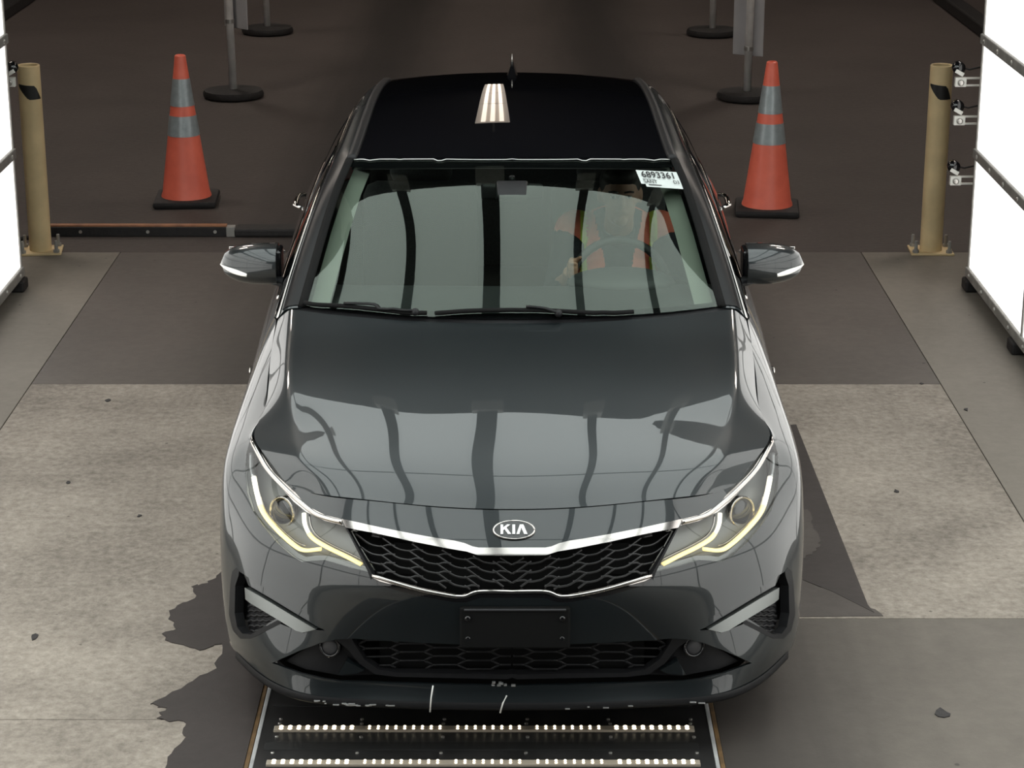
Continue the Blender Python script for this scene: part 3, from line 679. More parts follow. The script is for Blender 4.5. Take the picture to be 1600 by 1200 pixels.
E1 = [(.732, 1.41, 1.005), (.706, 1.60, 1.10), (.678, 1.80, 1.20), (.646, 1.97, 1.295), (.609, 2.125, 1.374), (.598, 2.35, 1.396), (.59, 2.75, 1.414), (.587, 3.05, 1.418), (.578, 3.45, 1.408), (.566, 3.79, 1.379), (.576, 4.08, 1.29), (.602, 4.3, 1.19), (.63, 4.50, 1.08)]
E2 = [(.812, 1.40, .968), (.783, 1.62, 1.075), (.750, 1.84, 1.175), (.718, 2.05, 1.26), (.690, 2.28, 1.325), (.675, 2.5, 1.35), (.667, 2.85, 1.363), (.664, 3.1, 1.363), (.660, 3.4, 1.345), (.658, 3.7, 1.31), (.665, 3.98, 1.235), (.69, 4.2, 1.14), (.73, 4.44, 1.045)]
E3 = [(.822, 1.42, .955), (.835, 1.65, .968), (.842, 1.85, .976), (.845, 2.1, .981), (.846, 2.3, .985), (.846, 2.5, .988), (.845, 2.85, .996), (.845, 3.1, 1.003), (.842, 3.4, 1.012), (.835, 3.7, 1.021), (.815, 3.98, 1.028), (.788, 4.2, 1.031), (.750, 4.45, 1.032)]
def between(a, b, bulge): return [Y([tuple(np.array(p) * (1 - f) + np.array(q) * f + np.array([bulge, 0, bulge * .9]) * math.sin(PI * f)) for p, q in zip(a, b)]) for f in (0, .25, .5, .75, 1)]
Pl = Surf(between(E1, E2, .014), it=4).tree(); check_flip(Pl, (.7, 0, .7))
Sg = Surf(between(E2, E3, .012), it=4).tree(); check_flip(Sg, (1, 0, .3))
uv, t = grid_uv(Pl, 12, 70); pair('roof_pillar_rail', sheet(Pl, uv, t, flange=.02, skip_mid=False), 'paint', car)
uv, t = grid_uv(Sg, 10, 70); pair('side_window', sheet(Sg, uv, t, flange=0), 'sideglass', car)
q = [(Pl.U[-1] * a, Pl.V[-1] * b) for a, b in ((.02, .004), (.02, .305), (.40, .295), (.66, .20), (.72, .004))]
pair('pillar_cover', patch(Pl, None, .003, .006, .03, uvpoly=resample(q, .03, True)), 'pillarblack', car)
def edge_path(E, n=5): return [tuple(q) for q in smooth_path([Y([e])[0] for e in E], n)]
def both_tubes(name, path, r, m, flat=1.0, n=8, label=None):
    out = []
    for P in (flipx(path), path): out.append(MB().tube(P, r, n, flat).build(name, m, car, True, label))
    return out
both_tubes('window_chrome_trim', [(p[0] + .004, p[1], p[2] + .002) for p in edge_path(E2[:12])], .0045, 'chrome')
both_tubes('belt_trim', [(p[0] + .004, p[1], p[2] + .002) for p in edge_path(E3[1:12])], .007, 'chrome')
both_tubes('roof_ditch_moulding', [(p[0] - .008, p[1], p[2] + .006) for p in edge_path(E1[4:10])], .019, 'blackplastic', .45)
both_tubes('windshield_moulding', [(p[0] - .002, p[1], p[2] + .004) for p in edge_path(E1[:5])], .016, 'core', .5)
for r_ in ((2.62, 2.70), (3.62, 3.70)):      # black window pillars
    q = [Sg.uv_near((.76, D + r, z)) for r, z in ((r_[0] + .02, 1.34), (r_[1] + .02, 1.34), (r_[1], 1.0), (r_[0], 1.0))]
    pair('window_pillar', patch(Sg, None, .004, .01, .03, uvpoly=resample(q, .03, True)), 'blackgloss', car)
# light caught on the roof glass's front edge, put in as a silver tube
hp = smooth_path([(553, 250), (600, 247), (635, 244), (660, 246), (690, 249), (740, 250), (800, 250)], 6)
q = [tuple(p + np.array([0, 0, .004])) for p in p3(Wd, [(a, b + 1) for a, b in hp])]
MB().tube(q + flipx(q)[::-1][1:], .0022, 6).build('roof_edge_highlight', 'silver', car, True, 'thin silver highlight line along the front edge of the black roof')
# dark glass band round the windshield edge
uvw, tw = grid_uv(Wd, 48, 60); cw = uvw[np.array(tw)].mean(1)
pw = Wd.at(cw[:, 0], cw[:, 1])
top_ = Wd.V[-1] - cw[:, 1]; eg = Wd.U[-1] - cw[:, 0]; bt = cw[:, 1]
kk = (top_ < .045) | (eg < .014) | (bt < .03)
bm_ = both(*sheet(Wd, uvw, [tw[i] for i in range(len(tw)) if kk[i]], off=-.004, flange=0)); mesh('windshield_border', *bm_[:2], 'blackgloss', car, normals=bm_[2])
# cowl under the wipers
cb = [Y([(x, 1.215 + .15 * (x / .77) ** 2, .978)])[0] for x in np.linspace(-.78, .78, 25)]; ct = [Y([(x, 1.29 + .15 * (x / .73) ** 2, 1.012)])[0] for x in np.linspace(-.76, .76, 25)]
mesh('cowl', cb + ct, [(i, i + 1, 26 + i, 25 + i) for i in range(24)], 'blackplastic', car, True)
# wipers
def wiper(path, arm, lab):
    wv = p3(Wd, path[0], .02) if False else None
def wpt(px, py, off):
    """point on the windshield under a photo pixel, either half"""
    m_ = px > 800; uv = Wd.uv_px(1600 - px if m_ else px, py)
    p = Wd.at(uv[0], uv[1]) + Wd.nrm(np.array([uv[0]]), np.array([uv[1]]), Wd.flip)[0] * off
    return (p[0], p[1], p[2]) if m_ else (-p[0], p[1], p[2])
def blade(pts, armpts, label):
    root = MB().tube([wpt(a, b, .014) for a, b in smooth_path(pts, 6)], .010, 8, .8).build('wiper', 'core', car, True, label)
    MB().tube([wpt(a, b, .026) for a, b in smooth_path(armpts, 5)], .008, 8, .6).build('wiper_arm', 'pillarblack', root, True)
    MB().sphere(wpt(*armpts[-1], .02), .014, 10, 6).build('wiper_pivot', 'blackplastic', root, True)
blade([(478, 480), (540, 483), (600, 489), (668, 497)], [(540, 482), (586, 484), (600, 493), (650, 497)], 'black wiper on the passenger side')
blade([(680, 494), (740, 490), (830, 489), (900, 492), (988, 497)], [(822, 487), (850, 490), (872, 497)], 'black wiper on the driver side')

# ---- headlights
def ribbon_tube(pts, r, off, m, parent, name, flat=.6, sm=6):
    P = p3(A, smooth_path(pts, sm), off)
    n_ = A.nrm(*np.array(px_uv(A, [pts[len(pts) // 2]])).T, A.flip)[0]
    return P, n_
def hl_part(name, P, r, m, sd, parent, flat=.6, up=None):
    Q = [tuple(p) for p in P]; Q = Q if sd > 0 else flipx(Q)
    return MB().tube(Q, r, 8, flat).build(name, m, parent, True)
lens = region('headlight', flange=.01); hous = region('headlight', off=-.055, flange=0); wallv = None
# chrome strip over the lamp
CH = [(393, 681), (405, 703), (422, 730), (440, 750), (462, 770), (479, 790), (508, 805), (533, 811), (537, 821), (508, 814), (479, 800), (459, 784), (435, 757), (407, 722), (393, 692)]
chv = patch(A, CH, .001, .008, .008)
chm = p3(A, smooth_path([(394, 687), (406, 711), (421, 736), (447, 764), (470, 785), (493, 803), (514, 811), (535, 816)], 6), .004)
bez = patch(A, [(385, 708), (383, 740), (386, 768), (395, 798), (411, 822), (435, 850), (459, 871), (472, 878), (490, 876), (508, 875), (545, 886), (577, 894), (572, 886), (545, 878), (510, 868), (490, 868), (474, 870), (462, 864), (440, 844), (416, 816), (401, 793), (392, 766), (388, 740), (390, 708)], -.012, .02, .008)
dr1 = p3(A, smooth_path([(392, 742), (397, 768), (406, 797), (426, 823), (453, 849), (471, 859), (497, 857)], 6), -.014)
dr2 = p3(A, smooth_path([(471, 799), (473, 818), (484, 838), (508, 854), (536, 868), (562, 882)], 6), -.014)
dr3 = p3(A, smooth_path([(389, 705), (389, 725), (392, 742)], 5), -.012)
ln1 = p3(A, smooth_path([(402, 772), (411, 796), (430, 819), (456, 843), (472, 851)], 5), -.02)
ln2 = p3(A, smooth_path([(478, 800), (481, 818), (491, 834), (512, 848), (540, 862), (563, 874)], 5), -.02)
pj = p3(A, [(430, 790)], -.045)[0]; pj2 = p3(A, [(512, 838)], -.05)[0]
for sd in (-1, 1):
    h = (lambda q: q if sd > 0 else mirror(*q))
    root = mesh('headlight', *h(hous)[:2], 'housing', car, normals=h(hous)[2], label='lit headlight with yellow light strips on the image %s' % ('left' if sd < 0 else 'right'))
    L_ = h(lens); mesh('lens', *L_[:2], 'lens', root, normals=L_[2])
    c_ = h(chv); mesh('trim_base', *c_[:2], 'chrome', root, normals=c_[2]); hl_part('chrome_trim', chm, [.002] + [.0085] * (len(chm) - 1), 'chrome', sd, root, .8)
    c_ = h(bez); mesh('bezel', *c_[:2], 'satin', root, normals=c_[2])
    n1 = 10
    hl_part('light_strip', dr1[n1:], .0085, 'drl', sd, root, .7); hl_part('light_strip', dr1[:n1 + 1], .0085, 'drl_white', sd, root, .7)
    hl_part('light_strip', dr2[n1:], .008, 'drl', sd, root, .7); hl_part('light_strip', dr2[:n1 + 1], .007, 'drl_white', sd, root, .7)
    hl_part('reflector_strip', dr3, .008, 'silver', sd, root, .5)
    hl_part('reflector_strip', ln1, .003, 'chrome', sd, root); hl_part('reflector_strip', ln2, .003, 'chrome', sd, root)
    for (c, r, sx) in ((pj, .044, 1.15),):
        c = Vector((c[0] * sd, c[1], c[2])); nrm_ = Vector((.55 * sd, -.8, .15)).normalized(); rot = nrm_.to_track_quat('Z', 'Y').to_matrix()
        MB().lathe([(r * 1.12, -.01), (r * 1.16, .012), (r * 1.02, .016), (r * .98, .0)], 28, c, 'z', rot, cap=False).build('projector_ring', 'chrome', root, True)
        MB().sphere(c, (r, r, r * .45), 20, 10, rot).build('projector_lens', 'blackgloss', root, True)

# ---- grille
groot = empty_part = MB().box((0, D + .115, .60), (.7, .01, .10)).build('grille', 'core', car, label='black scale-pattern grille with chrome upper and lower trim')
TOPCH = [(534, 811), (597, 825), (648, 835), (682, 841), (709, 845), (726, 849), (738, 854), (748, 856), (800, 856), (800, 869), (748, 868), (729, 862), (699, 857), (648, 847), (589, 834), (541, 825)]
LOWCH = [(582, 897), (648, 915), (699, 926), (719, 929), (729, 927), (749, 921), (800, 921), (800, 926), (751, 926), (728, 933), (707, 932), (648, 922), (594, 908), (582, 902)]
LOWFR = [(582, 903), (594, 909), (648, 923), (707, 933), (728, 934), (751, 927), (800, 927), (800, 934), (751, 934), (727, 941), (705, 940), (648, 930), (594, 915), (578, 900)]
SIDEFR = [(535, 814), (543, 826), (582, 897), (580, 906), (575, 893)]
for poly, off, m, nme in ((TOPCH, .004, 'chrome', 'upper_chrome'), (LOWCH, .004, 'chrome', 'lower_chrome'), (LOWFR, .001, 'blackgloss', 'lower_frame')):
    v = patch(A, poly, off, .025, .008)
    v[0][np.abs(v[0][:, 0]) < .004, 0] = 0
    b_ = both(*v); mesh(nme, *b_[:2], m, groot, normals=b_[2])
lcm = [tuple(p) for p in p3(A, smooth_path([(583, 899), (648, 918.5), (699, 929), (719, 931), (729, 930), (749, 923.5), (800, 923.5)], 6), .006)]
lcm[-1] = (0, lcm[-1][1], lcm[-1][2])
MB().tube(flipx(lcm) + lcm[::-1][1:], .0062, 8).build('lower_chrome_bead', 'chrome', groot, True)
v = patch(A, SIDEFR, .002, .03, .008); pair('side_frame', v, 'blackplastic', groot)
grp = np.array(GR, float)
gin = [(545, 828), (589, 835), (648, 848), (699, 858), (729, 864), (748, 869), (800, 870), (800, 920), (749, 920), (728, 926), (700, 924), (648, 913), (584, 896)]
def clip_run(pts, poly):
    pts = resample(pts, 2); k = inpoly(np.array(pts), poly); runs = []; cur = []
    for p, i in zip(pts, k):
        if i: cur.append(p)
        elif cur: runs.append(cur); cur = []
    if cur: runs.append(cur)
    return [r for r in runs if len(r) > 3]
tooth = [(-42, -24), (-30, -15), (-20, -7), (-12, -2.5), (0, 0), (8, .3), (12, -2.6), (26, -1.5)]
for r in range(-4, 7):
    for k in range(0, 7):
        fx, fy = 589 + 44.5 * k, 851 + 7.6 * k + 15.2 * r - (1.0 * max(0, k - 3) ** 2)
        for run in clip_run([(fx + a, fy + b) for a, b in tooth], gin):
            P = p3(A, run[::2] + ([run[-1]] if len(run) % 2 == 0 else []), -.022)
            for Q in (flipx(P), [tuple(p) for p in P]):
                MB().tube(Q, .0026, 5, 1.5).build('grille_bar', 'grillebar', groot, True)

# ---- badge: oval with three letters
bu = A.uv_px(800, 826); bp_ = A.at(*bu) + np.array([.006, -.004, 0]); bn = A.nrm(np.array([bu[0]]), np.array([bu[1]]), A.flip)[0]; bn = Vector((0, bn[1], bn[2])).normalized()
bx_ = Vector((1, 0, 0)); by_ = bn.cross(bx_).normalized()
if by_.z < 0: by_ = -by_
def bpt(x, y, h): return tuple(Vector(bp_) + bx_ * x + by_ * y + bn * h)
def oval(a, b, h0, h1, n=48):
    P = [(a * math.cos(2 * PI * i / n), b * math.sin(2 * PI * i / n)) for i in range(n)]
    return [bpt(x, y, h0) for x, y in P], [bpt(x, y, h1) for x, y in P]
ba, bb = .0635, .0305
b0, b1 = oval(ba * .93, bb * .87, -.012, .004); n = 48
badge = mesh('badge', b0 + b1, [tuple(range(n, 2 * n))] + [(i, (i + 1) % n, n + (i + 1) % n, n + i) for i in range(n)], 'blackgloss', car, label='oval KIA badge on the nose')
MB().tube([bpt(ba * .95 * math.cos(2 * PI * i / n), bb * .93 * math.sin(2 * PI * i / n), .002) for i in range(n + 1)], .0030, 8, 1.0).build('badge_ring', 'chrome', badge, True)
def letter(poly, name='letter'):
    k = len(poly); vs = [bpt(x, y, .0035) for x, y in poly] + [bpt(x, y, .0085) for x, y in poly]
    r = delaunay_2d_cdt([Vector(p) for p in poly], [(i, (i + 1) % k) for i in range(k)], [list(range(k))], 1, 1e-6)
    tv = [bpt(p.x, p.y, .0085) for p in r[0]]
    mesh(name, vs + tv, [(i, (i + 1) % k, k + (i + 1) % k, k + i) for i in range(k)] + [tuple(j + 2 * k for j in f) for f in r[2]], 'chrome_letter', badge)
M['chrome_letter'] = mat('badge_letter', (.85, .85, .84), rough=.3, metal=.3)
u_ = .0011
letter([(x * u_, y * u_) for x, y in [(-36, -13.5), (-29, -13.5), (-29, -3), (-25.5, .5), (-16, -13.5), (-7.5, -13.5), (-20.5, 5), (-10, 13.5), (-19, 13.5), (-29, 5), (-29, 13.5), (-36, 13.5)]])
letter([(x * u_, y * u_) for x, y in [(-4.5, -13.5), (3, -13.5), (3, 13.5), (-4.5, 13.5)]])
letter([(x * u_, y * u_) for x, y in [(6.5, -13.5), (14, -13.5), (19.5, 5), (27, -13.5), (36, -13.5), (25, 13.5), (15.5, 13.5)]])

# ---- plate bracket
pc = A.at(*A.uv_px(800, 975)); plate_y = pc[1]
br = MB().bbox((.009, plate_y - .012, .428), (.325, .022, .128), .006, Matrix.Rotation(-.06, 3, 'X')).build('plate_bracket', 'core', car, label='empty black licence plate bracket')
for sx in (-1, 1):
    for sz in (-1, 1):
        MB().lathe([(.009, 0), (.009, .004), (.005, .006)], 12, (.009 + sx * .139, plate_y - .0215 - sz * .0015, .428 + sz * .033), 'y', Matrix.Rotation(PI, 3, 'X')).build('screw', 'blackgloss', br, True)
MB().bbox((.009, plate_y - .023, .488), (.30, .006, .006), .002).build('bracket_lip', 'greyplastic', br)

# ---- lower intake
iroot = MB().box((0, D + .14, .29), (.8, .01, .13)).build('lower_intake', 'core', car, label='wide black lower intake with honeycomb mesh')
imesh = [(545, 1003), (595, 1004), (670, 1008), (745, 1011), (800, 1011), (800, 1056), (700, 1055), (620, 1053), (592, 1050), (572, 1038), (555, 1018)]
for r in range(9):
    for m_ in range(6):
        if (m_ + r) % 2: continue
        cx, cy = 800 - 53 * m_, 1010 + 6.4 * r
        for seg in ([(cx - 20, cy), (cx + 20, cy)], [(cx - 20, cy), (cx - 33, cy + 6.4)], [(cx - 20, cy), (cx - 33, cy - 6.4)], [(cx + 20, cy), (cx + 33, cy + 6.4)], [(cx + 20, cy), (cx + 33, cy - 6.4)]):
            for run in clip_run(seg, imesh):
                P = p3(A, run[::4] + [run[-1]], -.035)
                for Q in (flipx(P), [tuple(p) for p in P]): MB().tube(Q, .0024, 5, 1.6).build('mesh_bar', 'blackplastic', iroot, True)
v = patch(A, [(520, 1003), (545, 999), (552, 1012), (568, 1036), (590, 1051), (620, 1056), (800, 1059), (800, 1066), (620, 1062), (585, 1058), (560, 1042), (540, 1018)], -.02, .03, .01)
b_ = both(*v); mesh('mesh_frame', *b_[:2], 'blackplastic', iroot, normals=b_[2])
v = patch(A, [(430, 1037), (470, 1017), (500, 1007), (530, 1001), (548, 1022), (566, 1044), (590, 1062), (532, 1063), (470, 1051)], -.045, .03, .012); pair('fog_recess', v, 'blackplastic', car)
v = patch(A, [(540, 1036), (568, 1050), (556, 1055), (527, 1057)], -.012, .03, .01); pair('recess_fin', v, 'paint', car)
fog = p3(A, [(511, 1016)], -.035)[0]
for sd in (-1, 1):
    c = Vector((fog[0] * sd, fog[1], fog[2])); rot = Vector((.25 * sd, -1, .15)).normalized().to_track_quat('Z', 'Y').to_matrix()
    fl_ = MB().lathe([(.034, -.02), (.034, .006), (.028, .008), (.026, .0)], 24, c, 'z', rot, cap=False).build('fog_lamp', 'blackgloss', car, True)
    MB().sphere(c, (.027, .027, .008), 20, 8, rot).build('fog_lens', 'greyplastic', fl_, True)
# ---- corner vents
for nme, poly, off, m, fl in (('vent_liner', [(362, 893), (369, 888), (403, 913), (445, 938), (493, 968), (506, 986), (474, 988), (436, 974), (392, 996), (376, 996), (365, 983), (360, 958)], -.05, 'greyplastic', 0),):
    vent = pair(nme, patch(A, poly, off, fl, .012), m, car, None)
vent_rim = pair('vent_rim', patch(A, [(360, 914), (363, 893), (369, 887), (374, 893), (373, 900), (368, 915), (367, 958), (371, 980), (379, 990), (392, 991), (436, 968), (440, 974), (392, 998), (376, 998), (364, 985), (358, 960)], .001, .03, .008), 'blackplastic', car)
pair('vent_blade', patch(A, [(384, 918), (417, 937), (455, 960), (494, 983), (474, 988), (463, 985), (427, 963), (392, 942), (385, 936)], .004, .035, .01), 'satin', car)
pair('vent_eyebrow', patch(A, [(374, 892), (403, 912), (445, 937), (493, 967), (509, 987), (496, 982), (455, 957), (417, 934), (384, 915)], -.010, .03, .01), 'paint', car)
pair('vent_sill', patch(A, [(429, 966), (437, 973), (394, 995), (398, 985)], -.012, .03, .01), 'paint', car)
vm = [(383, 922), (392, 944), (427, 966), (392, 991), (378, 991), (373, 975), (374, 940)]
for r in range(9):
    y0 = 930 + r * 8
    for run in clip_run([(370 + i * 5, y0 + (3 if i % 2 else 0)) for i in range(13)], vm):
        P = p3(A, run[::2] + [run[-1]], -.03)
        for q, Q in ((0, flipx(P)), (1, [tuple(p) for p in P])): MB().tube(Q, .0035, 5, 1.4).build('mesh_bar', 'blackplastic', vent[q], True)
# ---- splitter lip under the bumper with scuffs
lipv = [A.at(u, 0) for u in np.linspace(0, A.U[6], 60)]
def lip_row(dz, dy): return [(p[0], p[1] + dy, p[2] + dz) for p in lipv]
half = [lip_row(.004, -.004), lip_row(-.012, -.012), lip_row(-.022, -.004), lip_row(-.024, .05)]
full = [flipx(r)[::-1][:-1] + r for r in half]; n = len(full[0])
mesh('front_splitter', [p for r in full for p in r], [(j * n + i, (j + 1) * n + i, (j + 1) * n + i + 1, j * n + i + 1) for j in range(3) for i in range(n - 1)], 'blackplastic', car, True, label='scuffed black lip under the front bumper')
def lipp(x): return min(full[1], key=lambda p: abs(p[0] - x))
for x, h_, lean in ((-.24, .075, .01), (-.035, .045, .02)):
    p = lipp(x); MB().tube([(p[0], p[1] - .004, p[2] - .012), (p[0] + lean * .4, p[1] - .010, p[2] + h_ * .5), (p[0] + lean, p[1] - .004, p[2] + h_)], .0026, 6).build('zip_tie', 'white', car, True)
for k in range(26):      # bare scraped spots along the lip edge
    x = random.choice([random.uniform(-.62, -.36), random.uniform(.05, .6)]); p = lipp(x)
    MB().bbox((x, p[1] - .003, p[2] + random.uniform(-.002, .006)), (random.uniform(.006, .022), .006, .003), .001).build('scuff', 'silver', car)
for k in range(9):
    MB().bbox((-.02 + random.uniform(-.04, .04), D + .047, .222 + random.uniform(-.006, .006)), (random.uniform(.006, .014), .012, .004), .001).build('scuff', 'silver', car)

# ---- mirrors
def mirror_house(sd):
    secs = []; n = 24      # loft from the inner face to the outer tip
    for f in np.linspace(0, 1, 12):
        x = .852 + .215 * f; s = (1 - f ** 3.2) ** .5 if f < 1 else 0
        hz = .078 * s * (.96 + .06 * f) + .004; hy = .085 * s * (.95 - .1 * f) + .004
        cy = 1.80 + .045 * f ** 2; cz = 1.055 - .006 * f
        secs.append([(sd * x, D + cy + hy * math.copysign(abs(math.cos(a)) ** .75, math.cos(a)), cz + hz * math.copysign(abs(math.sin(a)) ** .8, math.sin(a)) * (1 if math.sin(a) > 0 else .82)) for a in [2 * PI * i / n for i in range(n)]])
    vs = [p for s_ in secs for p in s_]; fs = [(j * n + i, j * n + (i + 1) % n, (j + 1) * n + (i + 1) % n, (j + 1) * n + i) for j in range(11) for i in range(n)]
    fs += [tuple(range(n)), tuple(11 * n + i for i in range(n))]
    root = mesh('side_mirror', vs, fs, 'paint', car, True, label='grey side mirror with a lit white strip on the image %s' % ('left' if sd < 0 else 'right'))
    bm = bmesh.new(); bm.from_mesh(root.data); bmesh.ops.recalc_face_normals(bm, faces=bm.faces)
    for e in bm.edges:
        if len(e.link_faces) == 2 and e.calc_face_angle(0) > 1.0: e.smooth = False
    bm.to_mesh(root.data); bm.free()
    path = []
    for f in np.linspace(.50, .985, 14):
        x = .852 + .215 * f; s = (1 - f ** 3.2) ** .5; hy = .085 * s * (.95 - .1 * f) + .004; a_ = -.30 + .30 * (f - .5) * 1.6; hz = .078 * s + .004
        path.append((sd * x, D + 1.80 + .045 * f ** 2 - hy * math.cos(a_) ** .75 - .001, 1.053 + hz * math.sin(a_) * .85))
    MB().tube(path, [.003 + .0065 * math.sin(PI * min(1, .15 + .9 * k / 13)) for k in range(14)], 8).build('turn_signal', 'orange_lens', root, True)
    MB().bbox((sd * .852, D + 1.86, 1.05), (.02, .10, .11), .008).build('mirror_seam', 'blackgloss', root)
    MB().tube([(sd * .80, D + 1.80, .975), (sd * .83, D + 1.81, .985), (sd * .88, D + 1.815, 1.0)], [.035, .03, .03], 12, .6).build('mirror_foot', 'blackplastic', root, True)
    gl = MB().bbox((sd * .955, D + 1.893, 1.052), (.17, .006, .10), .002).build('mirror_glass', 'chrome', root)
for sd in (-1, 1): mirror_house(sd)
# ---- antenna fin, handles, small chrome fender spots
MB().add([(x, D + y, z) for x, y, z in [(-.022, 3.50, 1.436), (.022, 3.50, 1.436), (.028, 3.64, 1.422), (-.028, 3.64, 1.422), (-.006, 3.62, 1.475), (.006, 3.62, 1.475), (-.005, 3.66, 1.488), (.005, 3.66, 1.488), (-.012, 3.68, 1.42), (.012, 3.68, 1.42)]],
         [(0, 1, 5, 4), (0, 4, 6, 8, 3), (1, 2, 9, 7, 5), (4, 5, 7, 6), (6, 7, 9, 8), (0, 3, 2, 1), (3, 8, 9, 2)]).build('antenna_fin', 'blackgloss', car, auto=30)
MB().tube([(0, D + 3.655, 1.48), (0, D + 3.66, 1.520)], [.004, .002], 6).build('antenna_tip', 'steel', car, True)
for sd in (-1, 1):
    for r_ in (2.50, 3.52):
        MB().tube([(sd * .930, D + r_, .862), (sd * .958, D + r_ + .03, .868), (sd * .960, D + r_ + .12, .872), (sd * .958, D + r_ + .19, .874), (sd * .928, D + r_ + .215, .872)], .013, 10, .7).build('door_handle', 'chrome', car, True)
    MB().sphere((sd * .918, D + 1.42, .775), (.006, .035, .012), 12, 8).build('fender_spot', 'chrome', car, True)
# ---- wheels
def wheel(x, y, lab):
    sg = 1 if x > 0 else -1
    root = MB().lathe([(.225, -.105), (.30, -.112), (.325, -.10), (.332, -.05), (.332, .05), (.325, .10), (.30, .112), (.225, .105)], 48, (x, y, .332), 'x', cap=False).build('wheel', 'tyre', car, True, lab)
    MB().lathe([(.226, -.10), (.22, -.09), (.21, .0), (.22, .09), (.226, .10)], 48, (x, y, .332), 'x', cap=False).build('rim', 'rim', root, True)
    for k in range(10):
        a = 2 * PI * k / 10; r = Matrix.Rotation(a, 3, 'X')
        MB().bbox(Vector((x + sg * .075, y, .332)) + r @ Vector((0, 0, .13)), (.02, .03, .18), .005, r).build('spoke', 'rim', root)
    MB().lathe([(.05, -.05), (.05, .085), (.03, .09)], 20, (x, y, .332), 'x', None if sg > 0 else Matrix.Rotation(PI, 3, 'Z')).build('hub', 'rim', root, True)
    MB().lathe([(.15, -.02), (.15, .0)], 28, (x, y, .332), 'x').build('brake_disc', 'alu', root)
for x, yy, lb_ in ((-.80, .965, 'front wheel on the image left'), (.80, .965, 'front wheel on the image right'), (-.80, 3.77, 'rear wheel on the image left'), (.80, 3.77, 'rear wheel on the image right')): wheel(x, D + yy, lb_)
for sd in (-1, 1):
    for yy in (.965, 3.77):
        P = [(D + a, b) for a, b in arc(yy, .372)]; k = len(P)
        mesh('wheel_arch_liner', [(sd * .90, a, b) for a, b in P] + [(sd * .62, a, b) for a, b in P], [(i, i + 1, k + i + 1, k + i) for i in range(k - 1)], 'core', car, True)
MB().box((0, D + 2.42, .235), (1.66, 3.9, .03)).build('underbody', 'core', car)
# ---- interior
MB().box((0, D + 1.30, .62), (1.5, .04, .70)).build('firewall', 'core', car)
dv = []; nx = 21
for (r_, z_, c_) in ((1.36, .985, .02), (1.55, 1.0, .05), (1.72, .995, .07), (1.84, .965, .07), (1.88, .90, .06), (1.88, .60, .05)):
    dv += [(x, D + r_ + c_ * (x / .72) ** 2, z_ - .012 * (x / .72) ** 2) for x in np.linspace(-.735, .735, nx)]
mesh('dashboard', dv, [(j * nx + i, j * nx + i + 1, (j + 1) * nx + i + 1, (j + 1) * nx + i) for j in range(5) for i in range(nx - 1)], 'dash', car, True)
MB().sphere((.40, D + 1.80, .99), (.20, .12, .05), 18, 10).build('instrument_hood', 'dash', car, True)
def seat(x, lab):
    root = MB().bbox((x, D + 2.62, .46), (.50, .52, .16), .05).build('front_seat', 'seat', car, True, lab)
    MB().bbox((x, D + 2.93, .80), (.48, .14, .62), .06, Matrix.Rotation(-.35, 3, 'X')).build('backrest', 'seat', root, True)
    MB().bbox((x, D + 3.08, 1.16), (.26, .09, .17), .04, Matrix.Rotation(-.2, 3, 'X')).build('headrest', 'seat', root, True)
    for s_ in (-1, 1): MB().tube([(x + s_ * .06, D + 3.04, 1.05), (x + s_ * .06, D + 3.07, 1.14)], .007).build('headrest_post', 'steel', root, True)
seat(-.38, 'empty front passenger seat'); seat(.40, 'driver seat')
rb = MB().bbox((0, D + 3.55, .46), (1.3, .5, .18), .05).build('rear_bench', 'seat', car, True); MB().bbox((0, D + 3.86, .80), (1.3, .15, .62), .06, Matrix.Rotation(-.4, 3, 'X')).build('backrest', 'seat', rb, True)
uv, t = grid_uv(Rf, 14, 14); bm_ = both(*sheet(Rf, uv, t, off=-.045, flange=0)); mesh('headliner', *bm_[:2], 'liner', car, normals=bm_[2])
for sd in (-1, 1):
    MB().box((sd * .80, D + 2.7, .70), (.03, 2.5, .56)).build('door_card', 'dash', car)
    a = [(E[0] - .02, E[1] + .03, E[2] - .03) for E in E1[:5]]; b = [(E[0] - .085, E[1] + .055, E[2] - .032) for E in E1[:5]]
    va = Y([(sd * p[0], p[1], p[2]) for p in a]) + Y([(sd * p[0], p[1], p[2]) for p in b]) 
    mesh('pillar_trim', va, [(i, i + 1, 6 + i, 5 + i) for i in range(4)], 'pale', car, True)
rm = MB().bbox((0, D + 1.99, 1.285), (.23, .03, .06), .012).build('rear_view_mirror', 'blackplastic', car, True); MB().tube([(0, D + 1.99, 1.30), (0, D + 1.96, 1.345)], .012).build('mirror_stalk', 'blackplastic', rm, True)
MB().bbox((0, D + 1.90, 1.308), (.12, .10, .028), .01, Matrix.Rotation(.42, 3, 'X')).build('sensor_housing', 'blackplastic', car, True)
# steering wheel
sc = Vector((.405, D + 2.06, .895)); srot = Matrix.Rotation(-.42, 3, 'X')
ring = [sc + srot @ Vector((.185 * math.cos(a), 0, .185 * math.sin(a))) for a in np.linspace(0, 2 * PI, 41)]
sw = MB().tube(ring, .0155, 10).build('steering_wheel', 'dash', car, True)
MB().sphere(sc, (.075, .03, .06), 16, 10, srot).build('wheel_hub', 'dash', sw, True)
for a in (.1, PI - .1, -PI / 2): MB().tube([sc + srot @ Vector((.05 * math.cos(a), 0, .05 * math.sin(a))), sc + srot @ Vector((.18 * math.cos(a), 0, .18 * math.sin(a)))], .014, 8, .6).build('wheel_spoke', 'dash', sw, True)
MB().tube([sc, sc + Vector((0, -.3, -.12))], .03).build('steering_column', 'dash', sw, True)

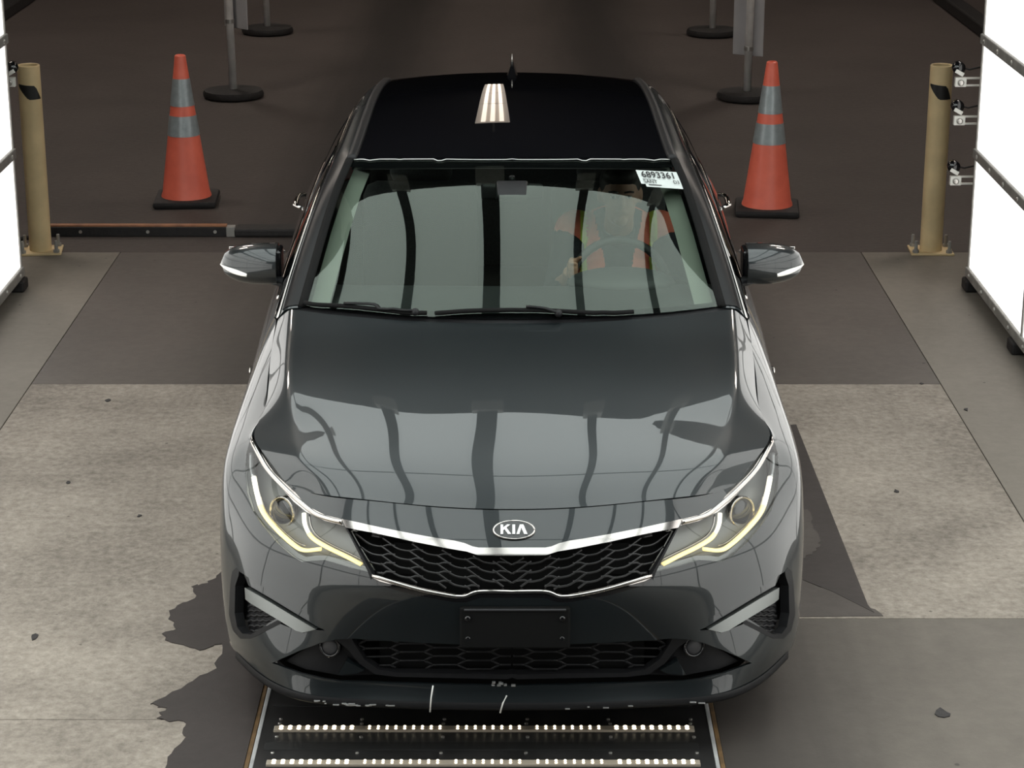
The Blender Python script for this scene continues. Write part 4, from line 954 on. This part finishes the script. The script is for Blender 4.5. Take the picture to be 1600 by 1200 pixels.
# ---- paper label on the windshield (its square code is left out)
LQ = [np.array(p, float) for p in ((993, 267), (1061, 270.5), (1070.5, 297), (1003.5, 292.5))]
def lpt(a, b, off):      # a to the right, b upward, both 0..1 on the paper
    t = LQ[0] * (1 - a) + LQ[1] * a; q = LQ[3] * (1 - a) + LQ[2] * a; p = q * (1 - b) + t * b; return wpt(p[0], p[1], off)
na, nb = 10, 6
lv = [lpt(i / na, j / nb, .004) for j in range(nb + 1) for i in range(na + 1)]
lab = mesh('windshield_label', lv, [(j * (na + 1) + i, j * (na + 1) + i + 1, (j + 1) * (na + 1) + i + 1, (j + 1) * (na + 1) + i) for j in range(nb) for i in range(na) if not (j == 0 and i < 1)], 'paper', car, True, label='white paper label printed 6893361 SANT D3 in the windshield corner')
def text(body, x, y, size, bold=0.0, sx=1.0):
    cu = bpy.data.curves.new('t', 'FONT'); cu.body = body; cu.size = 1; cu.offset = bold; cu.resolution_u = 3
    ob = bpy.data.objects.new('t', cu); COL.objects.link(ob)
    me = bpy.data.meshes.new_from_object(ob.evaluated_get(bpy.context.evaluated_depsgraph_get())); bpy.data.objects.remove(ob)
    for v in me.vertices: v.co = Vector(lpt(x + v.co.x * size * sx, y + v.co.y * size, .008))
    me.materials.clear(); me.materials.append(M['ink']); return link('lettering', me, lab)
text('6893361', .075, .54, .52, .012, .435)
text('SANT', .07, .19, .30, .008, .42)
text('D3', .76, .24, .28, .006, .42)
mesh('printed_rule', [lpt(x, y, .007) for x, y in ((.07, .43), (.36, .43), (.36, .455), (.07, .455))], [(0, 1, 2, 3)], 'greyplastic', lab)
mesh('printed_rule', [lpt(x, y, .007) for x, y in ((.16, .08), (.46, .08), (.46, .13), (.16, .13))], [(0, 1, 2, 3)], 'greyplastic', lab)
# ------------------------------------------------------------------ driver
def blob(parts, vox, name, m, parent=None, smooth_it=4):
    """fuse limbs into one continuous skin"""
    mb = MB()
    for k, a in parts:
        if k == 's': mb.sphere(*a)
        else: mb.tube(*a)
    me = bpy.data.meshes.new('tmp'); me.from_pydata(mb.v, [], mb.f)
    bm = bmesh.new(); bm.from_mesh(me); bmesh.ops.recalc_face_normals(bm, faces=bm.faces); bm.to_mesh(me); bm.free()
    ob = bpy.data.objects.new('tmp', me); COL.objects.link(ob)
    r = ob.modifiers.new('r', 'REMESH'); r.mode = 'VOXEL'; r.voxel_size = vox; r.use_smooth_shade = True
    s = ob.modifiers.new('s', 'SMOOTH'); s.iterations = smooth_it; s.factor = .5
    out = bpy.data.meshes.new_from_object(ob.evaluated_get(bpy.context.evaluated_depsgraph_get()))
    bpy.data.objects.remove(ob); out.materials.clear(); out.materials.append(M[m] if isinstance(m, str) else m)
    out.polygons.foreach_set('use_smooth', [True] * len(out.polygons))
    return link(name, out, parent)
hx, hy, hz = .425, D + 2.50, 1.158
drv = empty('person', (.42, D + 2.62, .52)); tag(drv, 'driver in an orange safety vest behind the steering wheel', 'person')
def tap(a, b, r0, r1, n=12): return ('t', ([a, tuple((Vector(a) + Vector(b)) / 2), b], [r0, (r0 + r1) / 2, r1], n))
hL = Vector((.238, D + 2.045, .972)); hR = Vector((.575, D + 2.10, .86))
body = [('s', ((hx, hy + .012, hz + .018), (.077, .098, .105), 20, 14)), ('s', ((hx, hy - .025, hz - .05), (.060, .070, .072), 18, 12)),     # skull, jaw
        ('s', ((hx, hy - .088, hz - .088), (.026, .022, .022), 12, 8)), ('s', ((hx, hy - .097, hz - .012), (.015, .025, .026), 10, 8)),       # chin, nose
        ('s', ((hx, hy - .093, hz - .052), (.025, .012, .010), 10, 6)), ('s', ((hx - .079, hy + .01, hz - .005), (.012, .022, .034), 10, 8)), ('s', ((hx + .079, hy + .01, hz - .005), (.012, .022, .034), 10, 8)),
        tap((hx, hy + .03, hz - .08), (hx, hy + .10, hz - .19), .055, .065),
        ('s', ((hx, D + 2.67, .90), (.175, .115, .16), 20, 14)), ('s', ((hx, D + 2.62, .72), (.16, .12, .20), 20, 14)), ('s', ((hx, D + 2.64, .56), (.175, .14, .11), 20, 14)),
        ('s', ((hx - .175, D + 2.66, .965), (.075, .075, .07), 14, 10)), ('s', ((hx + .175, D + 2.66, .965), (.075, .075, .07), 14, 10)),
        tap((hx - .185, D + 2.65, .955), (.17, D + 2.42, .78), .058, .045), tap((.17, D + 2.42, .78), tuple(hL + Vector((-.02, .08, -.05))), .045, .028),
        tap((hx + .185, D + 2.65, .955), (.66, D + 2.44, .78), .058, .045), tap((.66, D + 2.44, .78), tuple(hR + Vector((.02, .08, -.03))), .045, .028),
        tap((hx - .09, D + 2.60, .53), (hx - .13, D + 2.18, .60), .085, .062), tap((hx - .13, D + 2.18, .60), (hx - .12, D + 1.95, .30), .06, .045),
        tap((hx + .09, D + 2.60, .53), (hx + .13, D + 2.18, .60), .085, .062), tap((hx + .13, D + 2.18, .60), (hx + .12, D + 1.95, .30), .06, .045),
        ('s', ((hx - .12, D + 1.90, .285), (.045, .12, .04), 12, 8)), ('s', ((hx + .12, D + 1.90, .285), (.045, .12, .04), 12, 8))]
def fingers(c, sx):
    """palm behind the rim, four fingers closed over it, thumb along the rim"""
    out = [('s', (tuple(c + Vector((sx * .012, .030, .0))), (.020, .034, .042), 12, 8)), tap(tuple(c + Vector((sx * .02, .055, -.02))), tuple(c + Vector((-sx * -.02, .085, -.05))), .026, .028)]
    for k in range(4):
        zz = .030 - .020 * k; ln = (.9, 1.0, .95, .8)[k]
        out.append(('t', ([tuple(c + Vector((sx * .008, .022, zz))), tuple(c + Vector((sx * .024 * ln, -.008, zz + .002))), tuple(c + Vector((sx * .008, -.026 * ln, zz))), tuple(c + Vector((-sx * .012 * ln, -.022, zz - .002)))], [.0098, .0094, .0088, .0072], 8)))
    out.append(('t', ([tuple(c + Vector((-sx * .004, .030, .026))), tuple(c + Vector((-sx * .018, .014, .042))), tuple(c + Vector((-sx * .020, -.008, .050)))], [.011, .010, .008], 8)))
    return out
body += fingers(hL, -1) + fingers(hR, 1)
blob(body, .0065, 'body', 'skin', drv)
M['seat_eye'] = mat('eye_white', (.35, .32, .30), rough=.3)
# clothing and hair follow the body
blob([('s', ((hx, D + 2.672, .90), (.186, .126, .165), 20, 14)), ('s', ((hx, D + 2.62, .72), (.172, .132, .21), 20, 14)), ('s', ((hx - .175, D + 2.66, .967), (.083, .083, .078), 14, 10)), ('s', ((hx + .175, D + 2.66, .967), (.083, .083, .078), 14, 10)),
      tap((hx - .185, D + 2.65, .957), (.17, D + 2.42, .78), .068, .055), tap((.17, D + 2.42, .78), tuple(hL + Vector((-.02, .13, -.09))), .055, .042), tap((hx + .185, D + 2.65, .957), (.66, D + 2.44, .78), .068, .055), tap((.66, D + 2.44, .78), tuple(hR + Vector((.025, .13, -.05))), .055, .042),
      tap((hx, hy + .07, hz - .14), (hx, hy + .11, hz - .20), .066, .08)], .009, 'shirt', 'shirt', drv)
vb = blob([('s', ((hx, D + 2.674, .905), (.196, .138, .172), 22, 14)), ('s', ((hx, D + 2.62, .72), (.184, .146, .22), 20, 14)), ('s', ((hx - .165, D + 2.66, .972), (.092, .092, .083), 14, 10)), ('s', ((hx + .165, D + 2.66, .972), (.092, .092, .083), 14, 10))], .006, 'safety_vest', 'vest', drv)
vb.data.materials.append(M['lime']); vb.data.materials.append(M['shirt'])
for p in vb.data.polygons:      # lime bands and the open front of the vest
    c = p.center; dx = abs(c.x - hx)
    if c.y < D + 2.66 and dx < .055 + max(0, c.z - .88) * .25: p.material_index = 2
    elif .125 < dx < .152 or .765 < c.z < .80: p.material_index = 1
blob([('s', ((hx, hy + .022, hz + .035), (.083, .098, .098), 20, 14)), ('s', ((hx, hy + .05, hz - .0), (.080, .072, .085), 18, 12)), ('s', ((hx, hy - .03, hz + .082), (.07, .06, .04), 16, 10))], .008, 'hair', 'hair', drv)
for s_ in (-1, 1):
    MB().sphere((hx + s_ * .031, hy - .081, hz + .008), (.012, .008, .007), 10, 6).build('eye', 'seat_eye', drv, True)
    MB().sphere((hx + s_ * .031, hy - .0885, hz + .008), (.0055, .003, .0055), 8, 6).build('iris', 'ink', drv, True)
    MB().tube([(hx + s_ * .012, hy - .089, hz + .026), (hx + s_ * .032, hy - .091, hz + .030), (hx + s_ * .048, hy - .078, hz + .026)], .004, 6).build('eyebrow', 'hair', drv, True)

# ------------------------------------------------------------------ traffic cones
def cone(px, py, rot, label):
    c = atz(px, py, 0); x, y = c[0], c[1]; R = Matrix.Rotation(rot, 3, 'Z')
    root = tag(empty('traffic_cone', (x, y, 0)), label, 'traffic cone', 'orange cones behind the car')
    bm = MB().bbox((x, y, .022), (.385, .385, .044), .018, R); bm.build('base', 'rubber', root, auto=40)
    zb, zt, rb_, rt_ = .035, .914, .150, .030
    rr = lambda z: rb_ + (rt_ - rb_) * (z - zb) / (zt - zb)
    MB().lathe([(.155, .040), (.152, .055), (rr(.075), .075), (rr(.3), .3), (rr(.6), .6), (rt_ + .003, zt - .006), (rt_ - .004, zt), (rt_ - .010, zt - .004), (rt_ - .012, zt - .15)], 40, (x, y, 0), cap=False).build('cone_body', 'cone', root, auto=40)
    for z0, z1 in ((.425, .548), (.607, .772)):
        MB().lathe([(rr(z0) + .0025, z0), (rr(z1) + .0025, z1)], 40, (x, y, 0), cap=False).build('reflective_band', 'reflective', root, True)
cone(292, 316, .06, 'orange traffic cone with two grey bands on the image left'); cone(1198, 330, -.10, 'orange traffic cone with two grey bands on the image right')

# ------------------------------------------------------------------ bollards
def bollard(px, py, rot, label):
    c = atz(px, py, 0); x, y = c[0], c[1]; r = .062; h = 1.06; R = Matrix.Rotation(rot, 3, 'Z')
    root = tag(empty('bollard', (x, y, 0)), label, 'bollard', 'tan steel bollards')
    MB().lathe([(r, .012), (r, h - .004), (r - .004, h), (r - .010, h - .003), (r - .012, h - .03)], 36, (x, y, 0), cap=False).build('post', 'yellow', root, auto=40)
    MB().lathe([(r - .012, h - .03), (.001, h - .03)], 36, (x, y, 0), cap=False).build('dark_opening', 'tape', root)
    MB().bbox((x, y, .006), (.24, .20, .012), .003, R).build('base_plate', 'yellow', root)
    for sx in (-1, 1):
        for sy in (-1, 1):
            p = Vector((x, y, 0)) + R @ Vector((sx * .093, sy * .075, 0))
            b_ = MB().lathe([(.010, .01), (.010, .075), (.008, .08)], 10, p).build('anchor_bolt', 'alu', root); MB().lathe([(.018, .012), (.018, .028)], 6, p).build('nut', 'alu', b_)
    # black slanted tape mark facing the camera
    vs = []; fs = []; n = 10
    a0 = -PI / 2 + (.15 if px < 800 else -.15)
    for i in range(n + 1):
        a = a0 - 1.1 + 2.2 * i / n; f = i / n
        zt = h - .10 - .012 * f; zb = h - .10 - .085 * min(1, .15 + 1.9 * f)
        if f > .75: zt -= (f - .75) * .28
        for z in (zt, zb): vs.append((x + (r + .0015) * math.cos(a), y + (r + .0015) * math.sin(a), z))
    mesh('black_tape', vs, [(2 * i, 2 * i + 1, 2 * i + 3, 2 * i + 2) for i in range(n)], 'tape', root, True)
bollard(64, 393, .12, 'tan steel bollard by the left light wall'); bollard(1454, 393, -.05, 'tan steel bollard by the right light wall')

# ------------------------------------------------------------------ sign stands
def stand(px, py, label, panel=None, lean=0.0):
    c = atz(px, py, 0); x, y = c[0], c[1]
    root = tag(empty('sign_stand', (x, y, 0)), label, 'sign stand', 'pole stands on round black feet')
    MB().lathe([(.20, 0), (.232, .012), (.236, .035), (.225, .058), (.10, .066), (.05, .066)], 14, (x, y, 0)).build('rubber_foot', 'rubber', root, auto=50)
    MB().tube([(x, y, .06), (x + lean, y, 1.75)], .030, 16).build('pole', 'pole', root, True)
    MB().lathe([(.034, 1.745), (.034, 1.765), (.02, 1.775)], 16, (x + lean, y, 0)).build('pole_cap', 'rubber', root, True)
    if panel:
        x0 = aty(panel[0], panel[2], y - .05)[0]; x1 = aty(panel[1], panel[2], y + .03)[0]; zb = aty(panel[1], panel[2], y)[2]; z1 = 1.72
        a = Vector((x0, y + panel[3], 0)); b = Vector((x1, y - panel[3], 0)); d = (b - a); rot = Matrix.Rotation(math.atan2(d.y, d.x), 3, 'Z')
        s_ = MB().bbox((a + b) / 2 + Vector((0, .045, (zb + z1) / 2)), (d.length, .012, z1 - zb), .004, rot).build('sign_panel', 'signpanel', root)
        for z in (zb + .06, z1 - .12): MB().lathe([(.036, -.015), (.036, .015)], 16, (x + lean * z / 1.75, y, z)).build('clamp', 'steel', root)
stand(365, 152, 'grey pole stand with sign panel behind the left cone', (347, 389, 45, .10), -.02)
stand(418, 52, 'grey pole stand without visible panel at the top left', None, -.02)
stand(1167, 155, 'grey pole stand with sign panel behind the right cone', (1148, 1191, 88, .06), .01)
stand(1113, 55, 'grey pole stand without visible panel at the top right', None, .0)

# ------------------------------------------------------------------ clamps with small round cameras on the wall ends
def clamp(px, py, sd, label):
    y = 11.37; p = Vector(aty(px, py, y)); x, z = p.x, p.z; xe = WX[sd]
    root = tag(empty('wall_camera', (x, y, z)), label, 'camera', 'small cameras clamped to the light walls')
    MB().bbox((x, y, z - .02), (.060, .03, .050), .004).build('bracket_plate', 'bracket', root)
    MB().bbox((x - sd * .01, y - .004, z + .030), (.05, .03, .022), .004, Matrix.Rotation(sd * .5, 3, 'Y')).build('bracket_arm', 'bracket', root)
    for dz in (-.002, -.040): MB().bbox(((x + xe) / 2 + sd * .035, y + .01, z + dz), (abs(xe - x) + .07, .014, .010), .002).build('mounting_bar', 'bracket', root)
    MB().lathe([(.016, 0), (.016, .006), (.010, .008)], 16, (x, y - .016, z - .022), 'y', Matrix.Rotation(PI, 3, 'X')).build('knob', 'steel', root, True)
    MB().lathe([(.030, -.025), (.034, -.015), (.034, .015), (.030, .025)], 20, (x - sd * .012, y + .008, z + .052), 'y').build('camera_body', 'blackgloss', root, True)
    MB().tube([(x + sd * .01, y + .02, z + .05), (x + sd * .05, y + .03, z + .04), (xe + sd * .02, y, z + .06)], .005).build('cable', 'rubber', root, True)
clamp(1501, 122, 1, 'topmost of the three small wall cameras on the right')
clamp(1499, 182, 1, 'middle of the three small wall cameras on the right')
clamp(1493, 276, 1, 'lowest of the three small wall cameras on the right')
clamp(15, 122, -1, 'small wall camera beside the left bollard')

# ------------------------------------------------------------------ threshold rail at the back left
rail = tag(empty('threshold_rail', (-2.0, 12.37, 0)), 'low black rail with orange top strip behind the left mirror', 'floor rail')
MB().bbox((-2.17, 12.40, .028), (1.04, .05, .056), .004).build('rail_bar', 'rubber', rail)
MB().bbox((-2.17, 12.412, .060), (1.03, .045, .010), .002).build('top_strip', 'orange_strip', rail)
for k in range(3): MB().lathe([(.010, 0), (.010, .005)], 10, (-2.50 + k * .39, 12.374, .030), 'y', Matrix.Rotation(PI, 3, 'X')).build('bolt', 'steel', rail)
MB().bbox((-1.63, 12.395, .03), (.05, .06, .06), .004).build('end_bracket', 'alu', rail)
MB().bbox((-1.33, 12.43, .024), (.56, .14, .048), .012).build('rubber_ramp', 'rubber', rail)
cable = MB().tube([(-2.72, 12.36, .012), (-2.80, 12.30, .012), (-2.86, 12.26, .012), (-2.92, 12.30, .012)], .012).build('cable', 'rubber', None, True)
tag(cable, 'short black cable on the floor beside the left bollard', 'cable')

# ------------------------------------------------------------------ underbody scanner plate with LED bars
PX0, PX1 = -.775, .611
sp_ = tag(empty('scanner_plate', (LANE, 6.0, 0)), 'dark steel scanner plate with lit LED bars under the car nose', 'floor scanner')
MB().bbox(((PX0 + PX1) / 2, 6.0, -.011), (PX1 - PX0, 9.5, .020), .002).build('steel_plate', 'plate', sp_)
for x, sg in ((PX0 - .004, -1), (PX1 + .004, 1)):
    MB().bbox((x, 6.0, -.009), (.012, 9.5, .022), .002).build('white_edge', 'whiteedge', sp_)
    MB().bbox((x + sg * .015, 6.0, -.006), (.014, 9.5, .012), .002).build('rusty_angle', 'rust', sp_)
for yb in (6.124, 5.90):
    bar = MB().bbox((LANE - .003, yb, .002), (1.298, .030, .010), .002).build('led_bar', 'ledbar', sp_)
    for k in range(47):
        f = (k + .5) / 47; x = LANE - .003 - .640 + 1.28 * f
        bright = f < .2 or f > .8
        for dy in (-.0072, .0072):
            if not bright and k in (9, 19, 28, 37): continue
            MB().lathe([(.0064 if bright else .0042, 0), (.0064 if bright else .0042, .002), (.003, .0035)], 8, (x, yb + dy, .007)).build('led', 'led', bar)
for y0, y1 in ((6.22, 6.205), (6.01, 6.03),):
    MB().bbox((LANE - .01, 6.016 if y0 < 6.1 else 6.29, -.0005), (1.32, .050 if y0 < 6.1 else .01, .002), .0005).build('slot', 'slot', sp_)
for yb in (6.165, 6.195, 6.075, 5.97, 5.85):
    for k in range(6):
        MB().lathe([(.0055, 0), (.0055, .003), (.003, .0042)], 10, (LANE - .64 + k * .256 + random.uniform(-.004, .004), yb, -.001)).build('screw', 'steel', sp_)

# ------------------------------------------------------------------ litter flecks on the slabs
for px, py, s_, lb_ in ((170, 626, 9, 'dark chip near the far edge of the left rough slab'), (106, 754, 8, 'dark chip in the middle of the left rough slab'), (218, 806, 6, 'tiny dark chip on the left rough slab close to the car'),
                       (53, 996, 9, 'dark chip near the bottom left corner of the picture'), (1473, 1116, 16, 'largest dark chip, on the smooth slab at bottom right'), (1440, 600, 6, 'dark chip at the far joint of the right rough slab'),
                       (1510, 640, 8, 'dark chip on the pale strip below the right light wall'), (1400, 768, 7, 'small dark chip in the middle of the right rough slab')):
    c = atz(px, py, 0); r = s_ / 480
    P = [(c[0] + r * random.uniform(.3, 1) * math.cos(a), c[1] + r * 1.6 * random.uniform(.3, 1) * math.sin(a)) for a in np.linspace(0, 2 * PI, 9)[:-1]]
    tag(flat_patch('chip', P, 'rubber', .003, parent=None), lb_, 'debris', 'dark chips on the floor')
